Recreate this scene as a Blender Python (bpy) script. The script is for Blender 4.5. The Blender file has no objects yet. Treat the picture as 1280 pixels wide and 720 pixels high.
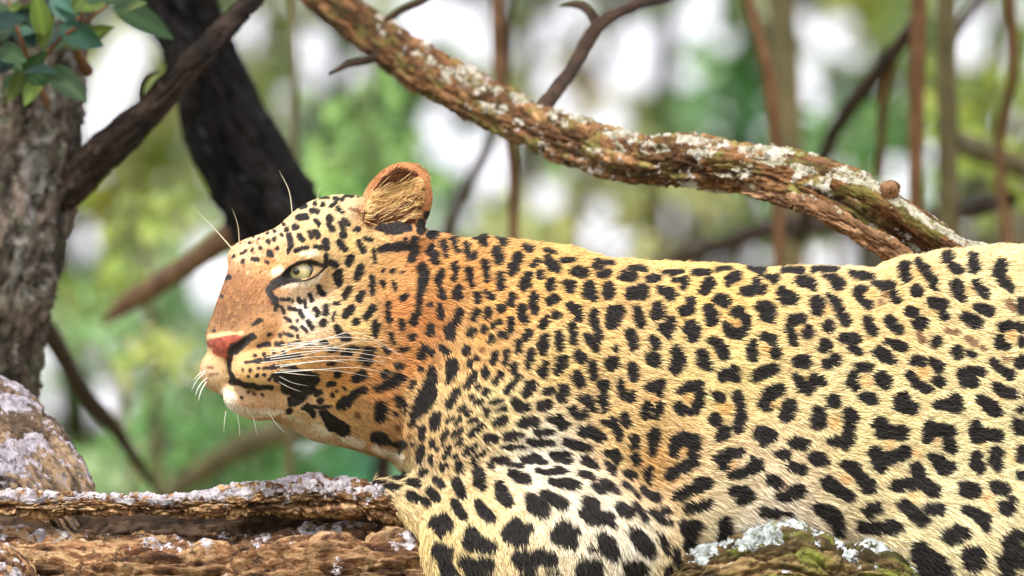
import bpy, math, random
import numpy as np
from mathutils import Vector
R = math.radians
rng = np.random.default_rng(7)
random.seed(7)
scene = bpy.context.scene

# ------------------------------------------------------------------ camera
S = 0.0009                      # metres per photo pixel in the plane of the leopard
DIST = 12.0
PITCH = R(6.0)
CEN = np.array([0.0, 0.0, 3.6])
RIGHT = np.array([1.0, 0, 0])
FWD = np.array([0, math.cos(PITCH), math.sin(PITCH)])
UP = np.array([0, -math.sin(PITCH), math.cos(PITCH)])
CAM = CEN - FWD * DIST
cd = bpy.data.cameras.new('camera')
cam = bpy.data.objects.new('camera', cd)
scene.collection.objects.link(cam)
cam.location = CAM
cam.rotation_euler = (math.pi / 2 + PITCH, 0, 0)
cd.sensor_width = 36
cd.lens = 36 * DIST / (1280 * S)
cd.clip_end = 2000
cd.dof.use_dof = True
cd.dof.focus_distance = DIST - 0.09
cd.dof.aperture_fstop = 4.6
cd.dof.aperture_blades = 0
scene.camera = cam

# ------------------------------------------------------------------ light
SUN_EL, SUN_AZ = R(50), R(196)          # azimuth clockwise from +Y
world = bpy.data.worlds.new('World'); scene.world = world
world.use_nodes = True
wn = world.node_tree.nodes; wl = world.node_tree.links
wn.clear()
sky = wn.new('ShaderNodeTexSky'); sky.sky_type = 'NISHITA'; sky.sun_disc = False
sky.sun_elevation = SUN_EL; sky.sun_rotation = SUN_AZ
sky.air_density = 1.0; sky.dust_density = 6.0; sky.ozone_density = 1.0
bg = wn.new('ShaderNodeBackground'); bg.inputs[1].default_value = 0.15
wo = wn.new('ShaderNodeOutputWorld')
# thin white cloud veil over the whole sky
wtc = wn.new('ShaderNodeTexCoord'); wno = wn.new('ShaderNodeTexNoise'); wno.inputs['Scale'].default_value = 3.0; wno.inputs['Detail'].default_value = 5
wl.new(wtc.outputs['Generated'], wno.inputs['Vector'])
wmr = wn.new('ShaderNodeMapRange'); wmr.inputs[1].default_value = 0.3; wmr.inputs[2].default_value = 0.7; wmr.inputs[3].default_value = 0.65; wmr.inputs[4].default_value = 0.9
wl.new(wno.outputs[0], wmr.inputs[0])
wmx = wn.new('ShaderNodeMix'); wmx.data_type = 'RGBA'; wmx.inputs[7].default_value = (6.3, 6.1, 6.5, 1)
wl.new(wmr.outputs[0], wmx.inputs[0]); wl.new(sky.outputs[0], wmx.inputs[6]); wl.new(wmx.outputs[2], bg.inputs[0]); wl.new(bg.outputs[0], wo.inputs[0])
sd = bpy.data.lights.new('sun', 'SUN'); sd.energy = 2.0; sd.angle = R(8.0); sd.color = (1, 0.95, 0.87)
sun = bpy.data.objects.new('sun', sd); scene.collection.objects.link(sun)
sdir = Vector((math.sin(SUN_AZ) * math.cos(SUN_EL), math.cos(SUN_AZ) * math.cos(SUN_EL), math.sin(SUN_EL)))
sun.rotation_euler = sdir.to_track_quat('Z', 'Y').to_euler()
sun.location = (0, -5, 15)
scene.view_settings.view_transform = 'Standard'
scene.view_settings.look = 'None'
scene.view_settings.gamma = 1
scene.view_settings.exposure = 1.08

# ------------------------------------------------------------------ helpers
COL = scene.collection
def V(px, py, dm=0.0):
    """photo pixel + distance behind the leopard (m) -> world point(s)"""
    px, py, dm = np.broadcast_arrays(np.asarray(px, float), np.asarray(py, float), np.asarray(dm, float))
    k = (DIST + dm) / DIST * S
    return CEN + ((px - 640) * k)[..., None] * RIGHT + ((360 - py) * k)[..., None] * UP + dm[..., None] * FWD
def L2W(P):
    """leopard local px frame (x right, y down, d away) -> world"""
    return CEN + ((P[:, 0] - 640) * S)[:, None] * RIGHT + ((360 - P[:, 1]) * S)[:, None] * UP + (P[:, 2] * S)[:, None] * FWD
def dirW(D):
    return D[:, :1] * RIGHT - D[:, 1:2] * UP + D[:, 2:3] * FWD
def proj(W):
    q = W - CAM
    z = q @ FWD
    return 640 + (q @ RIGHT) / z * DIST / S, 360 - (q @ UP) / z * DIST / S
def lin(c):
    c = np.asarray(c, float) / 255.0
    return np.where(c <= 0.04045, c / 12.92, ((c + 0.055) / 1.055) ** 2.4)

_tab = np.random.default_rng(3).random((32, 32, 32)).astype(np.float32)
def vnoise(P):
    P = np.asarray(P, np.float32)
    i = np.floor(P).astype(np.int32); f = P - i
    f = f * f * (3 - 2 * f)
    i0 = i & 31; i1 = (i + 1) & 31
    x0, y0, z0 = i0[..., 0], i0[..., 1], i0[..., 2]; x1, y1, z1 = i1[..., 0], i1[..., 1], i1[..., 2]
    fx, fy, fz = f[..., 0], f[..., 1], f[..., 2]
    def lx(y, z): return _tab[x0, y, z] * (1 - fx) + _tab[x1, y, z] * fx
    a = lx(y0, z0) * (1 - fy) + lx(y1, z0) * fy
    b = lx(y0, z1) * (1 - fy) + lx(y1, z1) * fy
    return a * (1 - fz) + b * fz
def fbm(P, o=4, g=0.5):
    P = np.asarray(P, np.float32); s = 0; a = 1; t = 0
    for k in range(o):
        s = s + a * vnoise(P * (2 ** k) + 7.31 * k); t += a; a *= g
    return s / t
def sstep(a, b, x):
    t = np.clip((x - a) / (b - a), 0, 1)
    return t * t * (3 - 2 * t)

def mesh_obj(name, verts, faces, mat, parent=None, smooth=True, attrs=None):
    me = bpy.data.meshes.new(name)
    verts = np.asarray(verts, np.float64)
    if isinstance(faces, np.ndarray):
        n = faces.shape[1]; nf = len(faces)
        me.vertices.add(len(verts)); me.vertices.foreach_set('co', verts.astype(np.float32).ravel())
        me.loops.add(nf * n); me.loops.foreach_set('vertex_index', faces.astype(np.int32).ravel())
        me.polygons.add(nf)
        me.polygons.foreach_set('loop_start', np.arange(0, nf * n, n, dtype=np.int32))
        me.update(calc_edges=True)
    else:
        me.from_pydata([tuple(v) for v in verts], [], faces)
    if smooth:
        me.polygons.foreach_set('use_smooth', np.ones(len(me.polygons), bool))
    for an, (typ, dat) in (attrs or {}).items():
        at = me.attributes.new(an, typ, 'POINT')
        key = {'FLOAT': 'value', 'FLOAT_VECTOR': 'vector', 'FLOAT_COLOR': 'color'}[typ]
        at.data.foreach_set(key, np.asarray(dat, np.float32).ravel())
    if mat: me.materials.append(mat)
    o = bpy.data.objects.new(name, me); COL.objects.link(o)
    if parent: o.parent = parent
    return o
def empty(name, loc, label=None, cat=None, group=None):
    o = bpy.data.objects.new(name, None); COL.objects.link(o); o.location = loc
    o.empty_display_size = 0.1
    tag(o, label, cat, group)
    return o
def tag(o, label=None, cat=None, group=None, kind=None):
    if label: o['label'] = label
    if cat: o['category'] = cat
    if group: o['group'] = group
    if kind: o['kind'] = kind
    return o
def adopt(o, parent):
    """parent without moving (parents here are only translated)"""
    o.parent = parent
    o.location = Vector(o.location) - parent.location
    return o

# ------------------------------------------------------------------ materials
def new_mat(name):
    m = bpy.data.materials.new(name); m.use_nodes = True
    nt = m.node_tree; nt.nodes.clear()
    out = nt.nodes.new('ShaderNodeOutputMaterial')
    b = nt.nodes.new('ShaderNodeBsdfPrincipled'); nt.links.new(b.outputs[0], out.inputs[0])
    return m, nt, b, out
def attr_node(nt, name):
    a = nt.nodes.new('ShaderNodeAttribute'); a.attribute_name = name; return a
def noise_node(nt, scale, detail=5, rough=0.55, vec=None):
    n = nt.nodes.new('ShaderNodeTexNoise'); n.inputs['Scale'].default_value = scale
    n.inputs['Detail'].default_value = detail; n.inputs['Roughness'].default_value = rough
    if vec is not None: nt.links.new(vec, n.inputs['Vector'])
    return n
def ramp_node(nt, fac, stops):
    r = nt.nodes.new('ShaderNodeValToRGB'); nt.links.new(fac, r.inputs[0])
    e = r.color_ramp.elements
    while len(e) < len(stops): e.new(0.5)
    for k, (p, c) in enumerate(stops):
        e[k].position = p; e[k].color = (c[0], c[1], c[2], 1)
    return r
def mix_node(nt, fac, a, b, typ='MIX'):
    m = nt.nodes.new('ShaderNodeMix'); m.data_type = 'RGBA'; m.blend_type = typ
    for s, v in ((m.inputs[0], fac), (m.inputs[6], a), (m.inputs[7], b)):
        if hasattr(v, 'is_output'): nt.links.new(v, s)
        elif isinstance(v, (int, float)): s.default_value = v
        else: s.default_value = (v[0], v[1], v[2], 1)
    return m.outputs[2]
def math_node(nt, op, a, b=0.0):
    m = nt.nodes.new('ShaderNodeMath'); m.operation = op
    for s, v in ((m.inputs[0], a), (m.inputs[1], b)):
        if hasattr(v, 'is_output'): nt.links.new(v, s)
        else: s.default_value = v
    return m.outputs[0]

def coat_material():
    m, nt, b, _ = new_mat('leopard_coat')
    c = attr_node(nt, 'Col'); w = attr_node(nt, 'wet')
    nt.links.new(c.outputs['Color'], b.inputs['Base Color'])
    rr = nt.nodes.new('ShaderNodeMapRange'); rr.inputs[3].default_value = 0.75; rr.inputs[4].default_value = 0.38
    nt.links.new(w.outputs['Fac'], rr.inputs[0]); nt.links.new(rr.outputs[0], b.inputs['Roughness'])
    b.inputs['Specular IOR Level'].default_value = 0.3
    n = noise_node(nt, 900, 2); bp = nt.nodes.new('ShaderNodeBump'); bp.inputs['Strength'].default_value = 0.25
    bp.inputs['Distance'].default_value = 0.001
    nt.links.new(n.outputs[0], bp.inputs['Height']); nt.links.new(bp.outputs[0], b.inputs['Normal'])
    return m
def fur_material():
    m, nt, b, _ = new_mat('leopard_fur')
    c = attr_node(nt, 'Col')
    nt.links.new(c.outputs['Color'], b.inputs['Base Color'])
    b.inputs['Roughness'].default_value = 0.62
    b.inputs['Specular IOR Level'].default_value = 0.18
    return m
def plain(name, col, rough=0.6, spec=0.3, var=0.25, scale=120):
    m, nt, b, _ = new_mat(name)
    tc = nt.nodes.new('ShaderNodeTexCoord')
    n = noise_node(nt, scale, 4, 0.6, tc.outputs['Object'])
    lo = [v * (1 - var) for v in col]; hi = [min(1, v * (1 + var)) for v in col]
    r = ramp_node(nt, n.outputs[0], [(0.3, lo), (0.7, hi)])
    nt.links.new(r.outputs[0], b.inputs['Base Color'])
    b.inputs['Roughness'].default_value = rough; b.inputs['Specular IOR Level'].default_value = spec
    return m
def bark_material(name, stops, lichen_stops, moss=(0.10, 0.12, 0.03), moss_amt=0.0, bump=0.6, scale=1.0, blotch=0.7):
    """stops: bark colours; lichen colours where attribute 'lich' is high; 'bk' is along/around coordinate"""
    m, nt, b, _ = new_mat(name)
    bk = attr_node(nt, 'bk'); li = attr_node(nt, 'lich')
    n1 = noise_node(nt, 5.0 * scale, 7, 0.68, bk.outputs['Vector'])
    base = ramp_node(nt, n1.outputs[0], stops).outputs[0]
    n4 = noise_node(nt, 1.3 * scale, 3, 0.5, bk.outputs['Vector'])
    base = mix_node(nt, math_node(nt, 'MULTIPLY', n4.outputs[0], 0.55), base, ramp_node(nt, n4.outputs[0], [(0.35, stops[0][1]), (0.65, stops[-1][1])]).outputs[0])
    if moss_amt > 0:
        n3 = noise_node(nt, 3.1 * scale, 4, 0.6, bk.outputs['Vector'])
        mk = ramp_node(nt, n3.outputs[0], [(0.5, (0, 0, 0)), (0.62, (1, 1, 1))])
        base = mix_node(nt, math_node(nt, 'MULTIPLY', mk.outputs[0], moss_amt), base, moss)
    n2 = noise_node(nt, 26, 5, 0.7, bk.outputs['Color'])
    tc = nt.nodes.new('ShaderNodeTexCoord')
    n2b = noise_node(nt, 75, 6, 0.7, tc.outputs['Object'])
    lc = ramp_node(nt, n2b.outputs[0], lichen_stops).outputs[0]
    lm = math_node(nt, 'ADD', li.outputs['Fac'], math_node(nt, 'MULTIPLY', math_node(nt, 'SUBTRACT', n2b.outputs[0], 0.5), 1.7))
    lmr = ramp_node(nt, lm, [(0.46, (0, 0, 0)), (0.56, (1, 1, 1))]).outputs[0]
    pln = attr_node(nt, 'pl')
    base = mix_node(nt, 0.8, base, ramp_node(nt, pln.outputs['Fac'], [(0.1, (0.28, 0.26, 0.25)), (0.45, (0.85, 0.82, 0.8)), (0.9, (1.7, 1.75, 1.8))]).outputs[0], 'MULTIPLY')
    nb = noise_node(nt, 2.4 * scale, 6, 0.7, bk.outputs['Vector'])
    db = ramp_node(nt, nb.outputs[0], [(0.53, (0, 0, 0)), (0.60, (1, 1, 1))]).outputs[0]
    base = mix_node(nt, math_node(nt, 'MULTIPLY', db, blotch), base, stops[0][1])
    colr = mix_node(nt, lmr, base, lc)
    nd_ = noise_node(nt, 85, 5, 0.7, tc.outputs['Object'])
    dd_ = ramp_node(nt, nd_.outputs[0], [(0.56, (0, 0, 0)), (0.62, (1, 1, 1))]).outputs[0]
    colr = mix_node(nt, math_node(nt, 'MULTIPLY', dd_, blotch), colr, stops[0][1])
    nt.links.new(colr, b.inputs['Base Color'])
    b.inputs['Roughness'].default_value = 0.85; b.inputs['Specular IOR Level'].default_value = 0.2
    bp = nt.nodes.new('ShaderNodeBump'); bp.inputs['Strength'].default_value = bump; bp.inputs['Distance'].default_value = 0.006
    hh = math_node(nt, 'ADD', n1.outputs[0], math_node(nt, 'MULTIPLY', n2b.outputs[0], 0.5))
    nt.links.new(hh, bp.inputs['Height']); nt.links.new(bp.outputs[0], b.inputs['Normal'])
    return m
def leaf_material(name, rough=0.45, trans=0.45):
    m, nt, b, out = new_mat(name)
    c = attr_node(nt, 'Col')
    nt.links.new(c.outputs['Color'], b.inputs['Base Color'])
    b.inputs['Roughness'].default_value = rough; b.inputs['Specular IOR Level'].default_value = 0.35
    t = nt.nodes.new('ShaderNodeBsdfTranslucent')
    mx = mix_node(nt, 0.5, c.outputs['Color'], (1.0, 0.95, 0.35), 'MULTIPLY')
    nt.links.new(mx, t.inputs[0])
    ms = nt.nodes.new('ShaderNodeMixShader'); ms.inputs[0].default_value = trans
    nt.links.new(b.outputs[0], ms.inputs[1]); nt.links.new(t.outputs[0], ms.inputs[2])
    nt.links.new(ms.outputs[0], out.inputs[0])
    return m

# ------------------------------------------------------------------ ground
def ground():
    m, nt, b, _ = new_mat('dry_grass_ground')
    tc = nt.nodes.new('ShaderNodeTexCoord')
    n = noise_node(nt, 0.6, 8, 0.65, tc.outputs['Object'])
    r = ramp_node(nt, n.outputs[0], [(0.3, (0.06, 0.07, 0.02)), (0.5, (0.13, 0.12, 0.045)), (0.7, (0.20, 0.16, 0.08))])
    nt.links.new(r.outputs[0], b.inputs['Base Color']); b.inputs['Roughness'].default_value = 0.95
    n_ = 61
    xs = np.concatenate([-np.geomspace(900, 2, n_), [0], np.geomspace(2, 900, n_)])
    X, Y = np.meshgrid(xs, xs, indexing='ij')
    Z = (fbm(np.stack([X * 0.1, Y * 0.1, X * 0], -1), 3) - 0.5) * 0.3 * sstep(3, 20, np.hypot(X, Y))
    k = len(xs); idx = np.arange(k * k).reshape(k, k)
    F = np.stack([idx[:-1, :-1], idx[1:, :-1], idx[1:, 1:], idx[:-1, 1:]], -1).reshape(-1, 4)
    o = mesh_obj('ground', np.stack([X, Y, Z], -1).reshape(-1, 3), F, m)
    tag(o, kind='structure')
ground()

# ------------------------------------------------------------------ limbs
def catmull(P, step):
    """smooth curve through the points, chord-length spaced so that long and short spans do not overshoot"""
    P = np.asarray(P, float); n = len(P)
    d = np.maximum(np.linalg.norm(np.diff(P[:, :3], axis=0), axis=1), 1e-6)
    v = np.diff(P, axis=0) / d[:, None]
    m = np.zeros_like(P); m[0] = v[0]; m[-1] = v[-1]
    for i in range(1, n - 1):
        m[i] = (v[i - 1] * d[i] + v[i] * d[i - 1]) / (d[i - 1] + d[i])
    out = []
    for i in range(n - 1):
        k = max(2, int(d[i] / step))
        t = np.linspace(0, 1, k, endpoint=False)[:, None]
        out.append((2 * t ** 3 - 3 * t ** 2 + 1) * P[i] + (t ** 3 - 2 * t ** 2 + t) * d[i] * m[i] + (-2 * t ** 3 + 3 * t ** 2) * P[i + 1] + (t ** 3 - t ** 2) * d[i] * m[i + 1])
    out.append(P[-1:])
    return np.vstack(out)
def worley(a, b, pb, seed):
    """jittered cells in (a, b), b periodic with pb cells -> (edge distance, cell id random)"""
    ia = np.floor(a).astype(int); ib = np.floor(b).astype(int)
    r_ = np.random.default_rng(seed); TJ = r_.random((64, 64, 3))
    f1 = np.full(a.shape, 9.0); f2 = np.full(a.shape, 9.0); rid = np.zeros(a.shape); da = np.zeros(a.shape); db = np.zeros(a.shape)
    for i in (-1, 0, 1):
        for j in (-1, 0, 1):
            ca = ia + i; cb = ib + j
            J = TJ[ca & 63, (cb % pb) & 63]
            xa = ca + J[..., 0] - a; xb = cb + J[..., 1] - b
            d = np.sqrt(xa * xa + xb * xb)
            cl = d < f1
            f2 = np.where(cl, f1, np.minimum(f2, d))
            rid = np.where(cl, J[..., 2], rid); da = np.where(cl, xa, da); db = np.where(cl, xb, db)
            f1 = np.where(cl, d, f1)
    return f2 - f1, rid, da, db
def limb(name, pts, mat, parent, step=4, around=48, amp=0.12, fiss=0.06, lichen=None, bumps=(), seed=0, stretch=5.0, terr=0.0, flat=1.0, fine=0.02, plates=()):
    """pts: (px, py, dm, r_px) control points. lichen: f(up, n, along)->0..1"""
    W = []
    for (x, y, dm, r) in pts:
        k = (DIST + dm) / DIST * S
        W.append(list(V(x, y, dm)) + [r * k])
    C = catmull(W, step * S); c, rad = C[:, :3], np.maximum(C[:, 3], 0.0005)
    T = np.gradient(c, axis=0); T /= np.linalg.norm(T, axis=1)[:, None]
    ref = -FWD - 0.02 * RIGHT
    A = ref - (T @ ref)[:, None] * T
    bad = np.linalg.norm(A, axis=1) < 0.2
    A[bad] = UP - (T[bad] @ UP)[:, None] * T[bad]
    A /= np.linalg.norm(A, axis=1)[:, None]
    B = np.cross(T, A)
    n = len(c); th = np.linspace(0, 2 * math.pi, around, endpoint=False)
    D = A[:, None] * np.cos(th)[None, :, None] + B[:, None] * np.sin(th)[None, :, None] * flat
    s = np.concatenate([[0], np.cumsum(np.linalg.norm(np.diff(c, axis=0), axis=1))])
    rm = rad.mean()
    q = np.stack([np.repeat((s / rm)[:, None], around, 1), np.cos(th)[None].repeat(n, 0), np.sin(th)[None].repeat(n, 0)], -1)
    q = q + seed * 3.17
    lump = fbm(q * [0.45, 0.8, 0.8], 3) - 0.5
    rid = 1 - np.abs(2 * fbm(q * [2.6 / stretch, 4.5, 4.5] + 0.25 * (fbm(q * 1.7, 2)[..., None] - 0.5), 4, 0.55) - 1)
    fis = -sstep(0.80, 0.98, rid)
    rid2 = 1 - np.abs(2 * fbm(q * [5.5 / stretch, 10, 10] + 31 + 0.3 * (fbm(q * 3.1, 2)[..., None] - 0.5), 3, 0.5) - 1)
    fis = fis - 0.45 * sstep(0.84, 0.97, rid2)
    gr = fbm(q * [3.0, 9, 9], 4, 0.6) - 0.5
    h = amp * 2 * lump + fiss * fis + fine * 2 * gr
    if terr > 0:
        t_ = fbm(q * [0.9 / stretch * 2, 2.6, 2.6] + 11, 5, 0.55) * 9
        fr = t_ - np.floor(t_)
        h = h + terr * (np.floor(t_) + sstep(0.75, 1.0, fr) - 4.5) / 4.5
    pl = np.full(h.shape, 0.5)
    for pi_, (plen, pwid, pdep) in enumerate(plates):
        pb = max(3, int(round(2 * math.pi * rm / S / pwid)))
        a_ = (s / S / plen)[:, None] + 0 * th[None]; b_ = 0 * s[:, None] + (th / (2 * math.pi) * pb)[None]
        wq = fbm(q * [1.2, 2.2, 2.2] + 40 + pi_, 3) - 0.5; wq2 = fbm(q * [1.2, 2.2, 2.2] + 60 + pi_, 3) - 0.5
        wf = fbm(q * [6, 9, 9] + 80, 2) - 0.5
        ed, idr, da, db = worley(a_ + 0.9 * wq + 0.22 * wf, b_ + 1.0 * wq2 + 0.30 * wf, pb, 100 + seed * 7 + pi_)
        crack = sstep(0.30, 0.02, ed)
        hp = (idr - 0.5) * 1.5 + (da * (idr - 0.4) * 1.6 + db * 0.9) - crack * 1.9
        h = h + hp * pdep * S / rad[:, None]
        pl = pl + (idr - 0.5) * (0.7 if pi_ == 0 else 0.35)
    P0 = c[:, None] + D * rad[:, None, None]
    up = D @ np.array([0, 0, 1.0])
    nn = fbm(q * [1.6, 2.2, 2.2] + 5, 4, 0.6)
    lich = np.clip(lichen(up, nn, (s / s[-1])[:, None]), 0, 1) if lichen else np.zeros_like(nn)
    pts3 = c[:, None] + D * (rad[:, None] * (1 + h))[..., None]
    crust = sstep(0.4, 0.7, lich) * (0.25 + fbm(q * [9, 9, 9], 3)) * 0.0014
    pts3 = pts3 + D * crust[..., None]
    for (bx, by, bd, br, bh) in bumps:
        bp = V(bx, by, bd); d2 = ((P0 - bp) ** 2).sum(-1) / (br * S) ** 2
        wgt = np.exp(-d2)
        pts3 = pts3 + (UP * 0.8 - FWD * 0.35) * (wgt * bh * S)[..., None]
    idx = np.arange(n * around).reshape(n, around)
    nx = np.roll(idx, -1, 1)
    F = np.stack([idx[:-1], nx[:-1], nx[1:], idx[1:]], -1).reshape(-1, 4)[:, ::-1]
    # end caps
    verts = np.vstack([pts3.reshape(-1, 3), c[0], c[-1]])
    bk = np.vstack([np.stack([s[:, None].repeat(around, 1) / 0.07 / stretch * 1.6, (q[..., 1] - seed * 3.17) * rad[:, None] / 0.07 + seed * 3.17, (q[..., 2] - seed * 3.17) * rad[:, None] / 0.07 + seed * 1.31], -1).reshape(-1, 3), [[0, 0, 0], [0, 0, 0]]])
    la = np.concatenate([lich.ravel(), [0, 0]]); pa = np.concatenate([pl.ravel(), [0.5, 0.5]])
    o = mesh_obj(name, verts, F, mat, None, True, {'bk': ('FLOAT_VECTOR', bk), 'lich': ('FLOAT', la), 'pl': ('FLOAT', pa)})
    if parent: adopt(o, parent)
    return o

M_limb = bark_material('limb_bark', scale=2.0, bump=1.0, stops= [(0.32, (0.020, 0.013, 0.010)), (0.43, (0.12, 0.06, 0.030)), (0.50, (0.28, 0.15, 0.068)), (0.57, (0.50, 0.34, 0.18)), (0.64, (0.30, 0.17, 0.08)), (0.72, (0.20, 0.09, 0.045))],
                       lichen_stops=[(0.3, (0.14, 0.12, 0.12)), (0.48, (0.42, 0.39, 0.42)), (0.66, (0.70, 0.67, 0.73))])
M_limb2 = bark_material('mossy_limb_bark', [(0.30, (0.018, 0.014, 0.008)), (0.45, (0.07, 0.05, 0.02)), (0.6, (0.24, 0.16, 0.07)), (0.75, (0.08, 0.05, 0.02))],
                        [(0.3, (0.07, 0.08, 0.07)), (0.48, (0.30, 0.34, 0.33)), (0.66, (0.62, 0.68, 0.72))], moss=(0.16, 0.19, 0.03), moss_amt=0.8)
M_branch = bark_material('branch_bark', [(0.28, (0.022, 0.013, 0.008)), (0.42, (0.10, 0.048, 0.020)), (0.53, (0.24, 0.12, 0.05)), (0.65, (0.40, 0.23, 0.11)), (0.78, (0.15, 0.07, 0.025))],
                         [(0.3, (0.10, 0.10, 0.06)), (0.48, (0.32, 0.31, 0.22)), (0.66, (0.60, 0.56, 0.52))], moss=(0.17, 0.17, 0.045), moss_amt=0.75)
M_trunk = bark_material('trunk_bark', [(0.3, (0.02, 0.017, 0.015)), (0.45, (0.085, 0.065, 0.05)), (0.58, (0.19, 0.155, 0.12)), (0.72, (0.12, 0.09, 0.07))],
                        [(0.3, (0.06, 0.06, 0.05)), (0.5, (0.16, 0.155, 0.135)), (0.65, (0.28, 0.27, 0.25))], moss=(0.06, 0.09, 0.05), moss_amt=0.5)
M_backlit = bark_material('backlit_bark', [(0.3, (0.006, 0.006, 0.006)), (0.5, (0.011, 0.010, 0.010)), (0.7, (0.018, 0.015, 0.014))], [(0.4, (0.02, 0.02, 0.02)), (0.6, (0.04, 0.04, 0.04))])  # backlit darkness of the leaning trunk, put into its bark colour
M_stem = bark_material('stem_bark', [(0.3, (0.09, 0.045, 0.02)), (0.5, (0.20, 0.105, 0.05)), (0.7, (0.32, 0.20, 0.11))], [(0.4, (0.2, 0.2, 0.15)), (0.6, (0.4, 0.4, 0.3))])
M_stem2 = bark_material('olive_stem_bark', [(0.3, (0.07, 0.07, 0.03)), (0.5, (0.16, 0.14, 0.07)), (0.7, (0.26, 0.21, 0.11))], [(0.4, (0.2, 0.2, 0.15)), (0.6, (0.4, 0.4, 0.3))])
M_side = bark_material('side_branch_bark', [(0.3, (0.008, 0.007, 0.006)), (0.5, (0.022, 0.015, 0.012)), (0.7, (0.06, 0.038, 0.026))], [(0.4, (0.05, 0.04, 0.03)), (0.6, (0.12, 0.09, 0.07))])  # near-black brown bark of the side branch
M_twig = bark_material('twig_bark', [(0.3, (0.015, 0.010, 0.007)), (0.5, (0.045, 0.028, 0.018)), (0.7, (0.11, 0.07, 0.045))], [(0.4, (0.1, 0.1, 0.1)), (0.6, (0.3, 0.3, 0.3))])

M_fork = bark_material('fork_bark', [(0.3, (0.03, 0.024, 0.02)), (0.43, (0.11, 0.075, 0.05)), (0.52, (0.26, 0.17, 0.09)), (0.62, (0.20, 0.17, 0.165)), (0.75, (0.10, 0.07, 0.05))],
                       [(0.3, (0.09, 0.08, 0.085)), (0.48, (0.25, 0.23, 0.26)), (0.66, (0.44, 0.41, 0.47))], bump=0.8, blotch=0.75, scale=1.6)
def base_xy(px, dm):
    w = V(px, 360, dm); return Vector((w[0], w[1], 0.0))
def ground_py(dm, z=0.0):
    k = (DIST + dm) / DIST * S
    return 360 - (z - CEN[2] - dm * FWD[2]) / (k * UP[2])

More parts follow.
